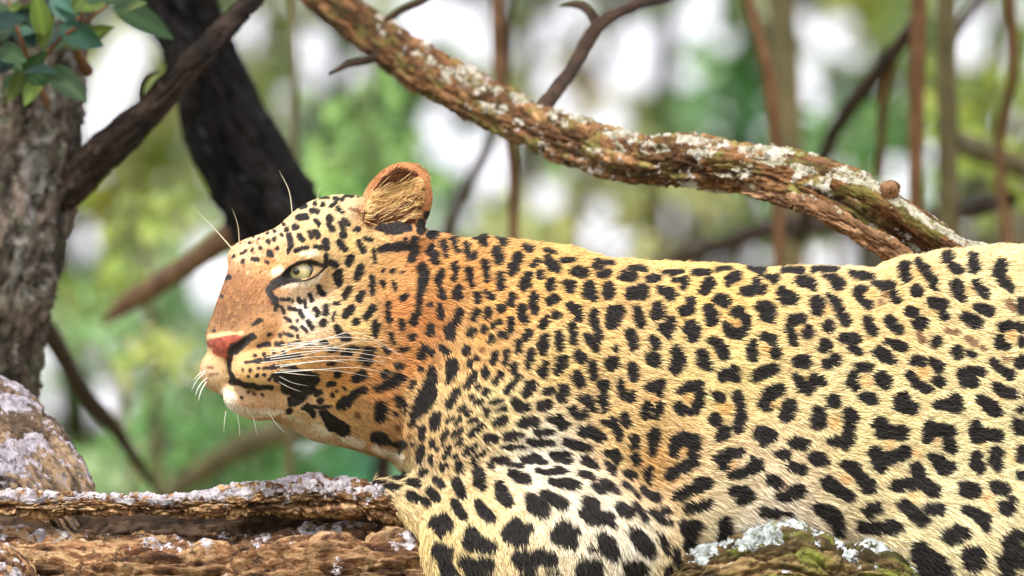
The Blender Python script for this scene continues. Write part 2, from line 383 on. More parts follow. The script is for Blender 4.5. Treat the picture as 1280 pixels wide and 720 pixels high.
def host_tree():
    t = empty('host_tree', base_xy(-95, 0.95), 'grey barked tree whose lichen crusted limb carries the lying leopard', 'tree')
    gp = ground_py(0.95, -0.3)
    def lich_top(a, b):
        return lambda up, n, s: sstep(a, b, up) * 0.75 + (n - 0.5) * 1.2
    # trunk at the left edge
    limb('trunk', [(-95, gp, 0.95, 210), (-75, 1900, 0.92, 150), (-60, 900, 0.9, 115), (-45, 520, 0.88, 100), (-22, 400, 0.86, 86), (2, 280, 0.86, 90), (14, 180, 0.88, 90), (34, 60, 0.9, 74), (75, -60, 0.95, 62), (150, -420, 1.1, 50), (190, -1200, 1.3, 26)],
         M_trunk, t, step=5, around=120, amp=0.10, fiss=0.05, fine=0.05, plates=((60, 30, 4.0), (20, 12, 1.8)), lichen=lambda up, n, s: n * 1.3 - 0.30, seed=1, stretch=2.2)
    # grey shoulder of the fork
    limb('fork', [(-160, 560, 0.80, 84), (-90, 548, 0.4, 84), (-10, 558, 0.2, 86), (42, 592, 0.1, 66), (80, 640, 0.03, 50), (110, 690, 0.03, 40)],
         M_fork, t, step=2.2, around=160, amp=0.09, fiss=0.02, fine=0.015, plates=((80, 36, 3.0), (26, 13, 1.2)), lichen=lambda up, n, s: sstep(-0.3, 0.5, up) * 0.35 + (n - 0.5) * 2.0 + 0.16, seed=2, stretch=2)
    # great lower limb
    limb('limb', [(-260, 760, 0.30, 110), (-120, 742, 0.06, 96), (0, 742, 0.0, 88), (150, 748, -0.02, 84), (300, 746, -0.02, 84), (420, 738, -0.02, 86), (520, 742, -0.02, 90), (660, 760, -0.01, 92), (800, 770, -0.03, 90), (880, 770, -0.05, 90), (1000, 775, -0.06, 94), (1100, 785, -0.06, 92), (1250, 800, -0.03, 84), (1500, 790, 0.0, 76), (2000, 720, 0.2, 56), (2600, 560, 0.5, 32), (3000, 400, 0.7, 8)],
         M_limb, t, step=2.4, around=230, amp=0.05, fiss=0.05, fine=0.06, terr=0.06, plates=((190, 18, 6.5), (70, 8, 3.2)), lichen=lambda up, n, s: sstep(0.5, 0.95, up) * 0.4 + (n - 0.5) * 1.3, seed=3, stretch=8)
    limb('gap_shade_core', [(-160, 676, 0.06, 44), (0, 672, 0.03, 44), (180, 672, 0.02, 42), (330, 668, 0.02, 42), (480, 680, 0.02, 40), (620, 700, 0.02, 34)], M_twig, t, step=3, around=70, amp=0.1, fiss=0.1, fine=0.05, plates=((80, 16, 3.0),), seed=30, stretch=6)  # added dark core, stands in for the shadow gap under the ledge
    # ledge of lichen crusted bark on top of the limb
    limb('bark_ledge', [(-60, 632, -0.045, 12), (20, 630, -0.05, 15), (110, 629, -0.055, 15), (190, 633, -0.058, 14), (270, 629, -0.058, 17), (340, 623, -0.058, 23), (400, 621, -0.055, 28), (450, 625, -0.05, 26), (500, 636, -0.035, 22), (560, 662, -0.015, 14)],
         M_limb, t, step=1.8, around=130, amp=0.22, fiss=0.05, fine=0.09, plates=((54, 15, 4.0), (20, 7, 1.6)), lichen=lambda up, n, s: sstep(-0.35, 0.45, up) * 0.62 + (n - 0.5) * 1.6, seed=4, stretch=4)
    # lower spur at the bottom left corner
    limb('spur', [(-140, 640, -0.06, 40), (-60, 690, -0.08, 42), (-10, 725, -0.09, 46), (30, 775, -0.09, 46), (60, 900, -0.08, 36), (70, 1050, -0.06, 10)],
         M_limb, t, step=2.2, around=110, amp=0.08, fiss=0.04, fine=0.05, plates=((50, 18, 3.5), (14, 8, 1.5)), lichen=lambda up, n, s: 0.42 + (n - 0.5) * 1.6, seed=5, stretch=4)
    # mossy swelling under the belly
    limb('limb_swelling', [(800, 742, -0.07, 20), (850, 730, -0.085, 36), (910, 722, -0.095, 46), (960, 712, -0.095, 52), (1000, 712, -0.095, 54), (1050, 728, -0.095, 48), (1095, 728, -0.095, 46), (1140, 745, -0.085, 38), (1220, 790, -0.07, 20)],
         M_limb2, t, step=1.8, around=150, amp=0.08, fiss=0.04, fine=0.05, terr=0.03, plates=((70, 15, 4.0), (18, 7, 1.8)), lichen=lambda up, n, s: sstep(0.1, 0.9, up) * 0.5 + (n - 0.5) * 1.6, seed=6, stretch=6,
         bumps=[(988, 668, -0.1, 34, 14), (1085, 690, -0.1, 24, 12)])
    # upper branch arching behind the leopard's back
    limb('upper_branch', [(310, -120, 1.25, 23), (400, -12, 1.05, 26), (480, 52, 0.90, 30), (560, 104, 0.75, 31), (640, 145, 0.62, 30), (720, 178, 0.50, 31), (800, 199, 0.40, 33), (880, 204, 0.32, 34), (950, 211, 0.25, 34), (1020, 232, 0.20, 36), (1080, 260, 0.16, 40), (1130, 294, 0.14, 40), (1200, 350, 0.14, 50), (1280, 420, 0.16, 60), (1330, 600, 0.14, 66), (1330, 800, 0.05, 60)],
         M_branch, t, step=2.2, around=120, amp=0.20, fiss=0.06, fine=0.05, plates=((110, 18, 3.0), (30, 12, 1.0)), lichen=lambda up, n, s: sstep(-0.2, 0.8, up) * 0.2 + (n - 0.5) * 1.9 - 0.02 + 0.26 * sstep(0.24, 0.40, s), seed=7, stretch=4)
    limb('branch_strand', [(930, 236, 0.24, 8), (985, 250, 0.19, 12), (1040, 270, 0.08, 13), (1085, 296, 0.08, 14), (1130, 325, 0.09, 16), (1190, 380, 0.1, 18)],
         M_stem, t, step=2.0, around=70, amp=0.22, fiss=0.1, fine=0.06, plates=((50, 10, 2.0), (16, 6, 0.8)), lichen=lambda up, n, s: sstep(0.2, 0.9, up) * 0.3 + (n - 0.5) * 1.4, seed=8, stretch=5)
    limb('branch_ridge', [(1040, 225, 0.10, 10), (1090, 244, 0.095, 13), (1130, 268, 0.09, 13), (1165, 292, 0.09, 14), (1200, 314, 0.1, 16), (1260, 326, 0.14, 20), (1330, 330, 0.18, 22)],
         M_branch, t, step=2.0, around=60, amp=0.2, fiss=0.1, fine=0.08, lichen=lambda up, n, s: sstep(-0.1, 0.4, up) * 0.6 + (n - 0.5) * 1.0 + 0.1, seed=9, stretch=4)
    limb('knot', [(1100, 268, 0.13, 16), (1108, 248, 0.10, 13), (1113, 236, 0.085, 11), (1114, 228, 0.08, 8), (1114, 225, 0.08, 2)], M_stem, t, step=1.5, around=40, amp=0.3, fine=0.1, plates=((14, 6, 1.5),), seed=10)
    # side twigs on the upper branch
    limb('twig', [(668, 150, 0.58, 11), (690, 120, 0.62, 10), (722, 75, 0.7, 9), (748, 32, 0.75, 9), (790, 8, 0.8, 8), (840, -6, 0.9, 6), (900, -60, 1.0, 3)], M_twig, t, step=4, around=18, amp=0.15, seed=11)
    limb('twig', [(748, 34, 0.75, 7), (735, 14, 0.77, 6), (715, 6, 0.8, 4), (700, 8, 0.8, 1)], M_twig, t, step=4, around=12, amp=0.15, seed=12)
    limb('twig', [(490, 58, 0.88, 7), (462, 75, 0.85, 5), (438, 80, 0.82, 5), (410, 92, 0.8, 2)], M_twig, t, step=4, around=12, amp=0.15, seed=13)
    limb('twig', [(470, 42, 0.92, 7), (498, 15, 0.9, 5), (530, 0, 0.9, 5), (560, -30, 0.95, 2)], M_twig, t, step=4, around=12, amp=0.15, seed=14)
    # dark side branch from trunk up to the right
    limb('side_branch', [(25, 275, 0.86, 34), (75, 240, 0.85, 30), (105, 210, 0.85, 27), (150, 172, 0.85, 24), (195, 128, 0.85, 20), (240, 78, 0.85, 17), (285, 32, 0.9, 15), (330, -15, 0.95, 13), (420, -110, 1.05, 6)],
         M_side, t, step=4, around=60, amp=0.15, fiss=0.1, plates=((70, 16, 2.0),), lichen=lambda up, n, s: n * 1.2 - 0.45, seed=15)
    limb('side_twig', [(182, 140, 0.85, 5), (176, 118, 0.85, 3.5), (184, 96, 0.84, 3.5), (200, 88, 0.84, 1)], M_twig, t, step=3, around=10, amp=0.1, seed=16)
    limb('low_twig', [(-10, 300, 0.9, 16), (35, 380, 1.3, 13), (70, 430, 1.7, 12), (105, 490, 2.1, 10), (150, 545, 2.4, 9), (200, 620, 2.6, 3)], M_twig, t, step=5, around=14, amp=0.12, seed=17)
    # leaves on the trunk top left
    stem_mat = M_stem
    ml = leaf_material('tree_leaf', 0.6, 0.3)
    stems = [[(60, 130, 0.8, 5), (40, 90, 0.75, 3.5), (25, 45, 0.7, 3), (10, 0, 0.7, 2)], [(40, 90, 0.75, 3.5), (80, 45, 0.7, 3), (130, 10, 0.7, 2), (160, -20, 0.7, 1)], [(110, 90, 0.85, 8), (95, 60, 0.8, 6), (100, 20, 0.75, 5), (120, -40, 0.75, 3)]]
    for k, s_ in enumerate(stems): limb('leaf_stem', s_, stem_mat, t, step=4, around=8, amp=0.05, seed=20 + k)
    LV = [(40, 70, 28, 92, 17, 0), (45, 60, 5, 25, 16, 1), (75, 30, 130, 60, 17, 2), (30, 20, -20, 40, 18, 1), (95, 25, 60, -15, 16, 2), (140, 10, 220, 45, 20, 0), (130, 5, 195, -15, 18, 0), (60, 85, 108, 125, 17, 0), (55, 45, 45, -10, 14, 3), (20, 40, 60, 15, 15, 2),
          (35, 95, -5, 120, 15, 0), (90, 15, 120, -20, 14, 3), (15, 75, -25, 95, 16, 1), (105, 0, 160, -30, 17, 0), (80, 55, 140, 35, 15, 3), (10, 10, 40, 25, 14, 3), (0, 60, 30, 75, 14, 0), (150, 20, 180, 0, 12, 3), (70, 5, 100, 15, 13, 2), (50, 100, 30, 130, 12, 3)]
    for _ in range(16):
        bx_, by_ = random.choice([(20, 30), (50, 60), (95, 10), (120, 0), (30, 90), (5, 5), (70, 30)])
        an_ = random.uniform(0, 6.28); ll_ = random.uniform(36, 62)
        LV.append((bx_, by_, bx_ + ll_ * math.cos(an_), by_ + ll_ * 0.7 * math.sin(an_), random.uniform(10, 16), random.choice([0, 1, 1, 0, 3])))
    pal = [lin((44, 70, 40)), lin((26, 52, 44)), lin((62, 100, 86)), lin((84, 104, 44))]
    for k, (x0, y0, x1, y1, w, pc) in enumerate(LV):
        d0 = 0.62 + 0.2 * random.random(); d1 = d0 + random.uniform(-0.05, 0.03)
        a = V(x0, y0, d0); b = V(x1, y1, d1)
        ax = b - a; ln = np.linalg.norm(ax); ax /= ln
        nrm = -FWD + 0.9 * UP * random.uniform(-0.3, 1) + 0.5 * RIGHT * random.uniform(-1, 1)
        nrm -= ax * (nrm @ ax); nrm /= np.linalg.norm(nrm); sd_ = np.cross(ax, nrm)
        vs, fs = [], []
        N = 9
        for i in range(N):
            u = i / (N - 1); ww = w * S * 1.04 * (math.sin(math.pi * min(1, u ** 0.75)) ** 0.8 if 0 < u < 1 else 0.02)
            cpt = a + ax * ln * u - nrm * 0.10 * ln * (u ** 2)
            for sg in (-1, -0.5, 0, 0.5, 1):
                vs.append(cpt + sd_ * ww * sg + nrm * abs(sg) * ww * 0.35)
        for i in range(N - 1):
            for j in range(4):
                fs.append((i * 5 + j, i * 5 + j + 1, i * 5 + j + 6, i * 5 + j + 5))
        c = np.array(pal[pc]) * random.uniform(0.8, 1.25)
        cc = np.ones((len(vs), 4)); cc[:, :3] = c; cc[2::5, :3] = c * 1.5
        adopt(mesh_obj('leaf', vs, fs, ml, None, True, {'Col': ('FLOAT_COLOR', cc)}), t)
    # leafy crown added out of view to cut the top light
    n = 28000
    cen = np.array([[-1.6, 1.2, 7.6], [-0.4, 0.3, 7.2], [0.8, 0.6, 7.4], [1.8, 0.2, 7.9], [0.2, -1.2, 7.7], [-1.2, -0.9, 8.1], [1.2, -1.0, 8.2], [0.0, 1.6, 8.4], [-2.4, 0.4, 8.3]])
    g = rng.integers(0, len(cen), n)
    pt = cen[g] + rng.standard_normal((n, 3)) * np.array([0.75, 0.75, 0.42])
    pt = pt[pt[:, 2] > 5.9]; n = len(pt)
    ax = rng.standard_normal((n, 3)); ax /= np.linalg.norm(ax, axis=1)[:, None]
    nr = rng.standard_normal((n, 3)) * 0.6 + [0, 0, 1]; nr -= (nr * ax).sum(1)[:, None] * ax; nr /= np.linalg.norm(nr, axis=1)[:, None]
    sd_ = np.cross(ax, nr); L = rng.uniform(0.03, 0.05, n)[:, None]
    vs = np.stack([pt - ax * L, pt + sd_ * L * 0.5, pt + ax * L, pt - sd_ * L * 0.5], 1)
    cc = np.ones((n, 4, 4)); cc[..., :3] = (lin((70, 96, 46)) * rng.uniform(0.6, 1.5, n)[:, None])[:, None]
    adopt(mesh_obj('crown', vs.reshape(-1, 3), np.arange(4 * n).reshape(-1, 4), ml, None, True, {'Col': ('FLOAT_COLOR', cc)}), t)
    return t
host_tree()

def dark_tree():
    t = empty('shaded_tree', base_xy(700, 1.4), 'dark shaded tree with leaning backlit trunk behind the leopard head', 'tree')
    gp = ground_py(1.4, -0.3)
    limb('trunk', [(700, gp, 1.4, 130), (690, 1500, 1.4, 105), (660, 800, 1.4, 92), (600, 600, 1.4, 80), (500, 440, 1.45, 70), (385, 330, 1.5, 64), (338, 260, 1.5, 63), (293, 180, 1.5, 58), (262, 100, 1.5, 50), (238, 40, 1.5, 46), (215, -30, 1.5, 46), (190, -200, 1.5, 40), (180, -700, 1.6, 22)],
         M_backlit, t, step=6, around=90, amp=0.12, fiss=0.10, plates=((90, 30, 5),), lichen=lambda up, n, s: n * 1.2 - 0.35, seed=31)
    limb('limb', [(600, 590, 1.4, 30), (480, 540, 2.6, 20), (400, 528, 3.6, 17), (300, 560, 4.0, 16), (180, 640, 4.3, 10), (100, 700, 4.5, 4)], M_stem2, t, step=8, around=16, seed=32)
    limb('limb', [(330, 262, 1.6, 24), (262, 312, 2.0, 14), (215, 345, 2.4, 14), (160, 378, 2.8, 13), (130, 405, 3.2, 4)], M_stem, t, step=6, around=16, seed=33)
    limb('limb', [(262, 100, 1.5, 25), (170, 0, 1.8, 16), (60, -90, 2.2, 8)], M_backlit, t, step=6, around=16, seed=34)
dark_tree()

def stem(pts, mat, label, seed):
    dm = pts[-1][2]
    gp = ground_py(dm, -0.15)
    x0, y0, d0, r0 = pts[0]; x1, y1, d1, r1 = pts[-1]
    dx = (pts[0][0] - pts[1][0]) / max(1, abs(pts[1][1] - pts[0][1]))
    full = [(x0 + dx * 1500, y0 - 2200, d0, r0 * 0.25), (x0 + dx * 500, y0 - 700, d0, r0 * 0.8)] + list(pts)
    full += [(x1, y1 + (gp - y1) * 0.5, d1, r1 * 1.2), (x1 + 20, gp, d1, r1 * 1.5)]
    t = empty('sapling', base_xy(x1 + 20, dm), label, 'sapling', 'thin stems standing behind the leopard')
    limb('stem', full, mat, t, step=8, around=14, amp=0.14, fiss=0.05, seed=seed)
    return t
stem([(364, 0, 2.55, 4.1), (368, 140, 2.55, 4.6), (366, 260, 2.55, 5.1)], M_stem2, 'very thin straight tan stem rising behind the leopard forehead', 41)
stem([(621, 0, 2.25, 8.3), (626, 110, 2.25, 8.3), (640, 200, 2.30, 6.4), (642, 310, 2.30, 7.4)], M_stem, 'reddish brown stem crossing behind the arching branch above the leopard neck', 42)
stem([(932, -10, 2.15, 7.4), (958, 80, 2.15, 8.3), (970, 180, 2.15, 8.3), (974, 340, 2.15, 7.4)], M_stem, 'bent orange brown stem crossing behind the lichen covered part of the branch', 43)
s4 = stem([(1150, -10, 2.15, 11.0), (1146, 120, 2.15, 10.1), (1145, 250, 2.15, 9.2), (1150, 340, 2.15, 9.2)], M_stem, 'straight reddish stem beside the brown knot of the branch', 44)
limb('side_branch', [(1146, 30, 2.15, 10.1), (1105, 80, 2.45, 10.1), (1062, 135, 2.75, 10.1), (1030, 195, 3.20, 10.1), (1000, 300, 3.60, 9.2)], M_twig, s4, step=6, around=14, seed=45)
limb('side_twig', [(1118, 60, 2.40, 6.4), (1104, 130, 2.55, 6.4), (1100, 220, 2.65, 5.5)], M_stem, s4, step=6, around=12, seed=46)
s5 = stem([(1182, -10, 2.75, 13.8), (1184, 120, 2.75, 13.8), (1186, 330, 2.75, 13.8)], M_stem2, 'thick olive grey stem standing next to the straight reddish stem', 47)
limb('side_branch', [(1188, 178, 2.75, 15.6), (1230, 190, 3.10, 14.7), (1290, 214, 3.20, 13.8), (1400, 240, 3.40, 8.3)], M_stem2, s5, step=6, around=14, seed=48)
limb('side_twig', [(1184, 60, 2.75, 8.3), (1205, 25, 3.00, 7.4), (1230, -10, 3.10, 6.4), (1280, -80, 3.30, 3.7)], M_twig, s5, step=6, around=12, seed=49)
s6 = stem([(640, -20, 3.30, 5.5), (612, 180, 3.30, 7.4), (578, 245, 3.30, 8.3), (545, 330, 3.30, 9.2)], M_twig, 'dark slanting stem in front of white sky behind the leopard neck', 50)
s7 = stem([(1262, -10, 2.45, 6.4), (1268, 70, 2.45, 6.4), (1250, 180, 2.55, 6.4), (1262, 330, 2.55, 7.4)], M_stem, 'thin crooked brown stem beyond the thick olive grey stem', 51)
limb('side_branch', [(1262, 250, 2.55, 11.0), (1100, 285, 3.60, 12.9), (930, 296, 4.40, 13.8), (850, 325, 4.60, 11.0), (700, 380, 5.00, 5.5)], M_twig, s7, step=8, around=14, seed=52)
s8 = stem([(975, -10, 4.60, 20.2), (985, 120, 4.60, 18.4), (990, 330, 4.60, 18.4)], M_stem2, 'broad blurred olive stem farther back behind the bent orange stem', 53)

# ------------------------------------------------------------------ leopard: coat markings
# each chain "x y r x y r ..." is one marking, a few paint shade at ear and mouth line; coordinates in fifths of a photo pixel from the sheet's corner
SPOTS_SHADE = {
 (256, 200): """675 318 17 705 318 17;590 358 18 635 356 18;568 418 22;782 364 24;778 405 16 797 432 17;697 372 12 712 398 12;850 398 15 866 428 15;865 470 22;655 445 13 667 475 14;698 447 17 712 478 16;592 470 13 612 500 14;512 430 13;487 400 8;437 438 9;433 488 13;398 508 11;350 545 11;408 585 20;295 618 11 325 622 12;238 635 9;388 635 10;300 565 9;230 582 8 260 570 8;455 550 9;480 468 10;760 510 20 766 545 20;845 520 20 872 550 20;962 515 14 995 568 16;685 540 9 725 543 13;570 562 11 635 545 12;765 595 16 758 645 14;800 645 20 822 655 18;915 610 20 898 648 18;980 665 24 955 710 24;1058 560 10 1065 640 11;838 710 25;525 465 13 540 510 15 525 580 9;690 272 12;740 280 11;795 290 9 820 262 9;838 298 9 862 322 10;600 297 8 632 287 8;725 235 8 770 232 7;810 240 7 865 245 7;870 230 6 920 226 6;960 235 6;560 300 7;480 345 5 530 325 6;420 370 6 465 365 6;430 405 11;375 430 9;345 440 7;870 370 10 900 400 9;960 430 13;935 435 9;1005 490 10 1055 500 9;1090 420 22 1180 430 38 1260 410 35;1100 555 18 1200 540 25 1290 545 22;1180 690 15;1120 690 12;1240 700 10;1255 500 14;280 520 8;180 600 8;340 490 7;300 480 6;390 460 7""",
 (256, 344): """400 95 16 450 50 28 520 20 30 580 15 22;395 100 14 440 150 20 450 190 14;835 5 28 838 40 26;905 88 20 880 125 24;948 0 16 960 28 14;985 110 18 970 150 22;1048 15 16 1055 105 18;1118 40 12 1125 75 11;1185 48 16 1192 85 14;1240 150 18 1265 125 16;715 75 13 725 105 16 745 122 15;660 125 11 675 155 12;630 165 11 635 195 13;585 145 11 600 165 11;700 215 17 708 240 17;762 195 15 758 238 15;812 240 11 803 275 11;920 205 24 880 250 22;815 178 8 845 172 8;745 300 22;948 290 20;1055 205 24 1015 255 26;1145 180 17 1148 235 12 1155 290 16;1075 305 24 1068 365 20;1235 290 16 1242 340 15;825 320 15 840 350 18;650 285 13 672 330 13;590 220 12 615 260 12;530 205 9 570 212 11;505 265 9 535 283 10;475 205 9 495 228 8;540 320 10 575 340 10;615 320 9 635 352 8;580 285 8;480 148 9 520 152 8;545 165 8;440 215 10;300 312 7 330 290 10 355 280 8;185 470 26 250 418 25 300 385 20;150 545 8 165 490 16 175 450 22;155 560 10 160 620 9 175 650 14;180 660 16 250 690 16 400 705 12;405 375 10;468 382 12;495 362 9 540 378 9;575 380 11;335 440 8 400 428 14;445 428 10 490 426 9;530 435 13 585 420 11;310 500 9;370 492 9;425 480 9;497 480 11;255 542 6 300 540 9 350 530 12;385 520 14 420 520 16;450 515 18 500 510 14 600 505 8;235 590 7;285 592 9;335 582 11;370 578 9 460 570 10;490 570 8 560 572 6;275 632 7;325 632 9;372 625 11;400 650 8 430 625 9;640 440 10 680 435 9;720 420 8 770 422 9;840 380 10 900 378 8;860 405 9 910 400 8;790 465 16 825 465 14;895 460 11 965 458 12;870 490 9 910 490 9;1010 462 14 1060 465 14;990 495 10 1060 492 10;985 525 14 1045 522 12;1000 555 12 1045 555 10;770 560 7 810 552 8;835 622 24;780 690 16 815 680 13;940 650 22 990 630 32;1135 620 26;1165 370 14 1180 420 16;1125 460 12 1155 480 14;1230 470 16 1270 460 16;1225 570 28;60 345 6;118 25 9 150 18 12;112 130 9""",
 (256, 460): """470 60 35 560 60 55 680 70 40;520 130 40 640 120 52;550 210 32 600 180 38;1090 130 25 1180 100 35 1210 60 28;850 240 30 890 210 36 960 150 22 1000 140 18;725 205 18;800 170 12;880 132 10;830 148 7;700 155 18 730 150 14;1105 250 42 1105 305 38;1075 440 40 1115 445 42;740 280 20 800 350 40 870 390 42;650 250 22 680 290 18;620 250 10 700 245 8 790 245 6;530 270 18;1195 190 14 1220 200 18 1215 240 12;1195 290 12;1260 220 16 1255 290 12;1240 480 20;1220 530 12;1240 70 22;1140 40 26;230 185 8;270 150 9;310 165 6;360 170 6;170 90 16 300 115 10 420 125 12;1165 470 10 1230 500 10""",
 (512, 200): """75 400 26 70 440 20;150 470 30;170 385 16 205 415 14;205 340 8 250 362 9;310 385 8 350 405 14 425 405 7;110 345 18;40 560 24 20 610 24""",
 (512, 288): """145 20 30;145 125 32 168 190 22;85 230 30 95 290 28 65 400 14 60 520 15 30 570 25;40 60 20 20 110 24;220 80 16 232 145 14;275 50 12 290 90 14 310 125 10;290 5 18 300 30 14;362 85 15 368 130 18 395 155 25;420 30 18 460 40 24 462 75 20;545 30 12 580 55 20 600 75 16;550 125 28 562 185 26;680 170 32;655 235 30 640 265 20;720 100 12 760 118 15;765 215 12 800 195 20;865 175 20 895 215 32 925 240 25;955 190 8 1030 178 10;850 122 6 910 135 6;1045 255 28 1095 265 30;1150 215 10 1215 235 10;1170 190 7 1275 205 9;1190 280 17 1240 270 18;1245 350 30 1245 395 36;1128 355 32 1130 395 36 1150 425 20;985 330 18 1025 335 18 1005 365 28;890 330 28 885 355 28;822 278 24;742 280 22 720 340 30 745 345 20;570 275 16 573 350 22;472 195 18 482 240 18 488 310 16;377 250 22 378 300 16 400 350 9;287 215 18 295 255 12 283 315 9;210 265 20 180 300 22 200 375 12 210 410 16;315 370 24 302 410 24;425 405 18 430 440 15;515 412 20;477 385 11;645 408 20 633 455 22;785 410 20 770 460 22 782 505 20;880 440 22 918 425 20;920 532 26;855 555 20 835 595 22;705 480 18 702 530 22 725 560 20;575 488 21;497 490 12 488 540 13;425 510 18 410 550 18;312 515 24 295 575 20 250 620 26 258 670 24;188 475 14 195 540 15;138 610 20 130 640 20;130 465 15;398 630 18 380 650 18;472 605 13 462 632 14;528 592 17;568 572 13;635 560 15 638 625 20;575 655 15 605 660 18;515 672 14 510 695 14;750 635 16 730 670 20;685 705 20;845 675 24 842 715 22;940 650 18 942 715 22;1025 600 25 1030 690 25;1005 475 24 1045 500 28 1065 545 22;1160 520 26 1158 580 24;1188 630 20 1188 665 20;1110 665 15 1135 690 18 1170 705 20;1265 500 24 1265 590 26;25 670 20""",
 (768, 288): """60 290 20 110 290 34;65 260 12;95 230 10 200 242 12;225 300 22 270 302 24;315 260 8 370 265 11 430 255 8;445 315 26 440 350 24;365 312 8 420 308 10;500 260 12 590 258 14;600 325 32 570 370 34;645 240 8 725 238 8;720 310 24 775 280 30;715 330 15;105 400 34 185 385 42;300 375 24 360 400 36;485 450 32 480 490 30 440 505 30;660 430 32 695 440 36;590 490 30 610 560 36;635 530 20;280 480 34 295 510 38 265 530 28;150 515 30 170 590 24;30 500 34 5 590 22;360 565 25 350 610 32 310 610 28 345 660 20;490 620 52 500 670 30;100 650 30 125 710 26;235 675 18 260 705 28;770 510 38;820 545 28 830 600 24 790 650 28 730 640 28 700 600 24;820 385 30 860 380 34;890 325 26;935 370 26;840 230 8 880 235 20 920 245 28;1050 248 16 1175 248 16;950 295 12 1005 305 26;1165 310 26 1215 325 38 1250 355 20;1050 385 30 1080 420 46 1130 430 30;920 480 32 970 490 38 985 545 34;940 530 30;615 690 22 655 710 26;935 660 18 985 680 32;870 710 28;1125 690 28 1105 620 24 1115 560 28 1165 555 30;1215 640 34;1215 610 20;1265 440 30 1265 500 30;1250 245 15""",
 (1024, 288): """10 440 22 12 510 20;10 242 14 110 238 8;40 285 10 95 300 30 125 340 34;200 262 10 260 280 24 350 285 12;275 365 22 245 385 28 270 440 18 310 465 30;65 410 16 110 440 24 140 510 26 170 565 30;67 600 38;310 560 30 315 595 28 345 635 26;440 560 28 470 600 26 505 625 22;165 675 32 225 680 34;40 710 30;535 225 34 545 285 34;620 195 22 670 245 26 710 310 28 725 345 24;805 165 36;825 220 20 870 245 30;965 160 26 975 230 34;1150 210 34 1125 265 34 1160 320 26 1210 370 18;615 378 36;865 345 36 870 390 34 895 415 26;985 330 26 1010 365 24 1045 400 28;705 450 24 770 465 36;770 510 25 790 535 26;570 510 34 600 515 32;610 585 28 650 585 34;740 695 34;920 540 26 980 575 38;985 480 20 1060 505 34;1270 450 24 1265 500 24;1145 605 26 1185 595 30;1240 590 18 1270 620 22;1135 690 34;1270 700 28;340 325 8 400 340 26 450 340 24;475 395 22 490 435 24;430 695 16 500 712 18""",
 (512, 432): """95 25 20 75 70 14;140 42 16;200 15 16 235 45 18;358 20 16 352 42 16;420 85 12;382 100 16 375 130 12;265 120 34 265 180 30 240 235 14;140 155 18 135 230 26 110 320 48 60 400 38 10 500 10;70 148 14;32 235 12 18 270 10;540 50 16 525 95 18;610 45 16 600 110 16;685 10 20 685 38 16;762 40 16 755 95 22 742 140 12;835 0 24 838 45 20;945 15 24;1160 5 20 1175 30 16;855 120 18 830 165 26;850 190 15;970 80 22 960 115 24 930 165 20;935 85 12;1060 60 28 1080 80 32;1145 120 22 1152 195 22;1255 100 30 1270 130 30;472 155 18 478 195 16;570 190 20 540 230 18;662 125 18 658 165 17;690 200 14 650 245 10 620 280 24;410 185 14 385 220 18 352 270 11;430 260 14;480 295 20;765 255 34 735 300 24;860 288 16 885 282 20;965 275 32 955 325 30;1050 195 30 1075 240 28;1215 255 36;1215 340 34 1225 400 14;1085 340 22 1120 345 28 1155 400 14;1025 405 26;1050 450 16 1100 430 20;392 325 16;415 368 14 440 358 16;520 360 14 575 352 12;560 405 12 590 398 14;490 408 16 478 430 12;660 355 22 685 390 26 735 385 20;830 378 30 880 370 24;830 400 18;300 295 20 270 340 16 250 380 20;310 405 8 345 388 11;350 435 9 380 420 11;170 440 24 155 500 30;80 525 18 75 575 16;235 475 6 270 455 7;290 495 8 318 465 9;380 480 9 420 462 11;545 488 20 600 465 18;710 487 26 780 480 26;880 465 14 935 465 26 950 505 22 995 498 8;1215 480 12 1260 500 16;1270 465 10;1080 545 28 1140 540 34 1200 580 26;390 555 16 420 530 22 450 505 16;495 585 30 525 585 24;615 570 28 660 570 22 710 562 6;790 545 12 845 547 17 905 545 10;745 605 10 820 612 22 900 612 9;580 640 6 650 638 10 720 640 5;985 605 20 1040 625 24 1130 645 16;205 585 9 235 545 11;270 570 9 325 530 9;305 625 12 328 595 14;345 685 10 380 655 20 415 635 12;142 598 9 136 630 8;165 645 7;210 630 8;255 635 10 225 700 12;72 645 20 62 710 18;20 620 8;130 700 10;290 695 13;405 710 18 480 665 8;530 715 12 600 715 14;715 715 14 770 700 22 820 712 14;890 690 12 945 690 26 1000 685 12;1100 712 20;1230 675 12 1275 690 18""",
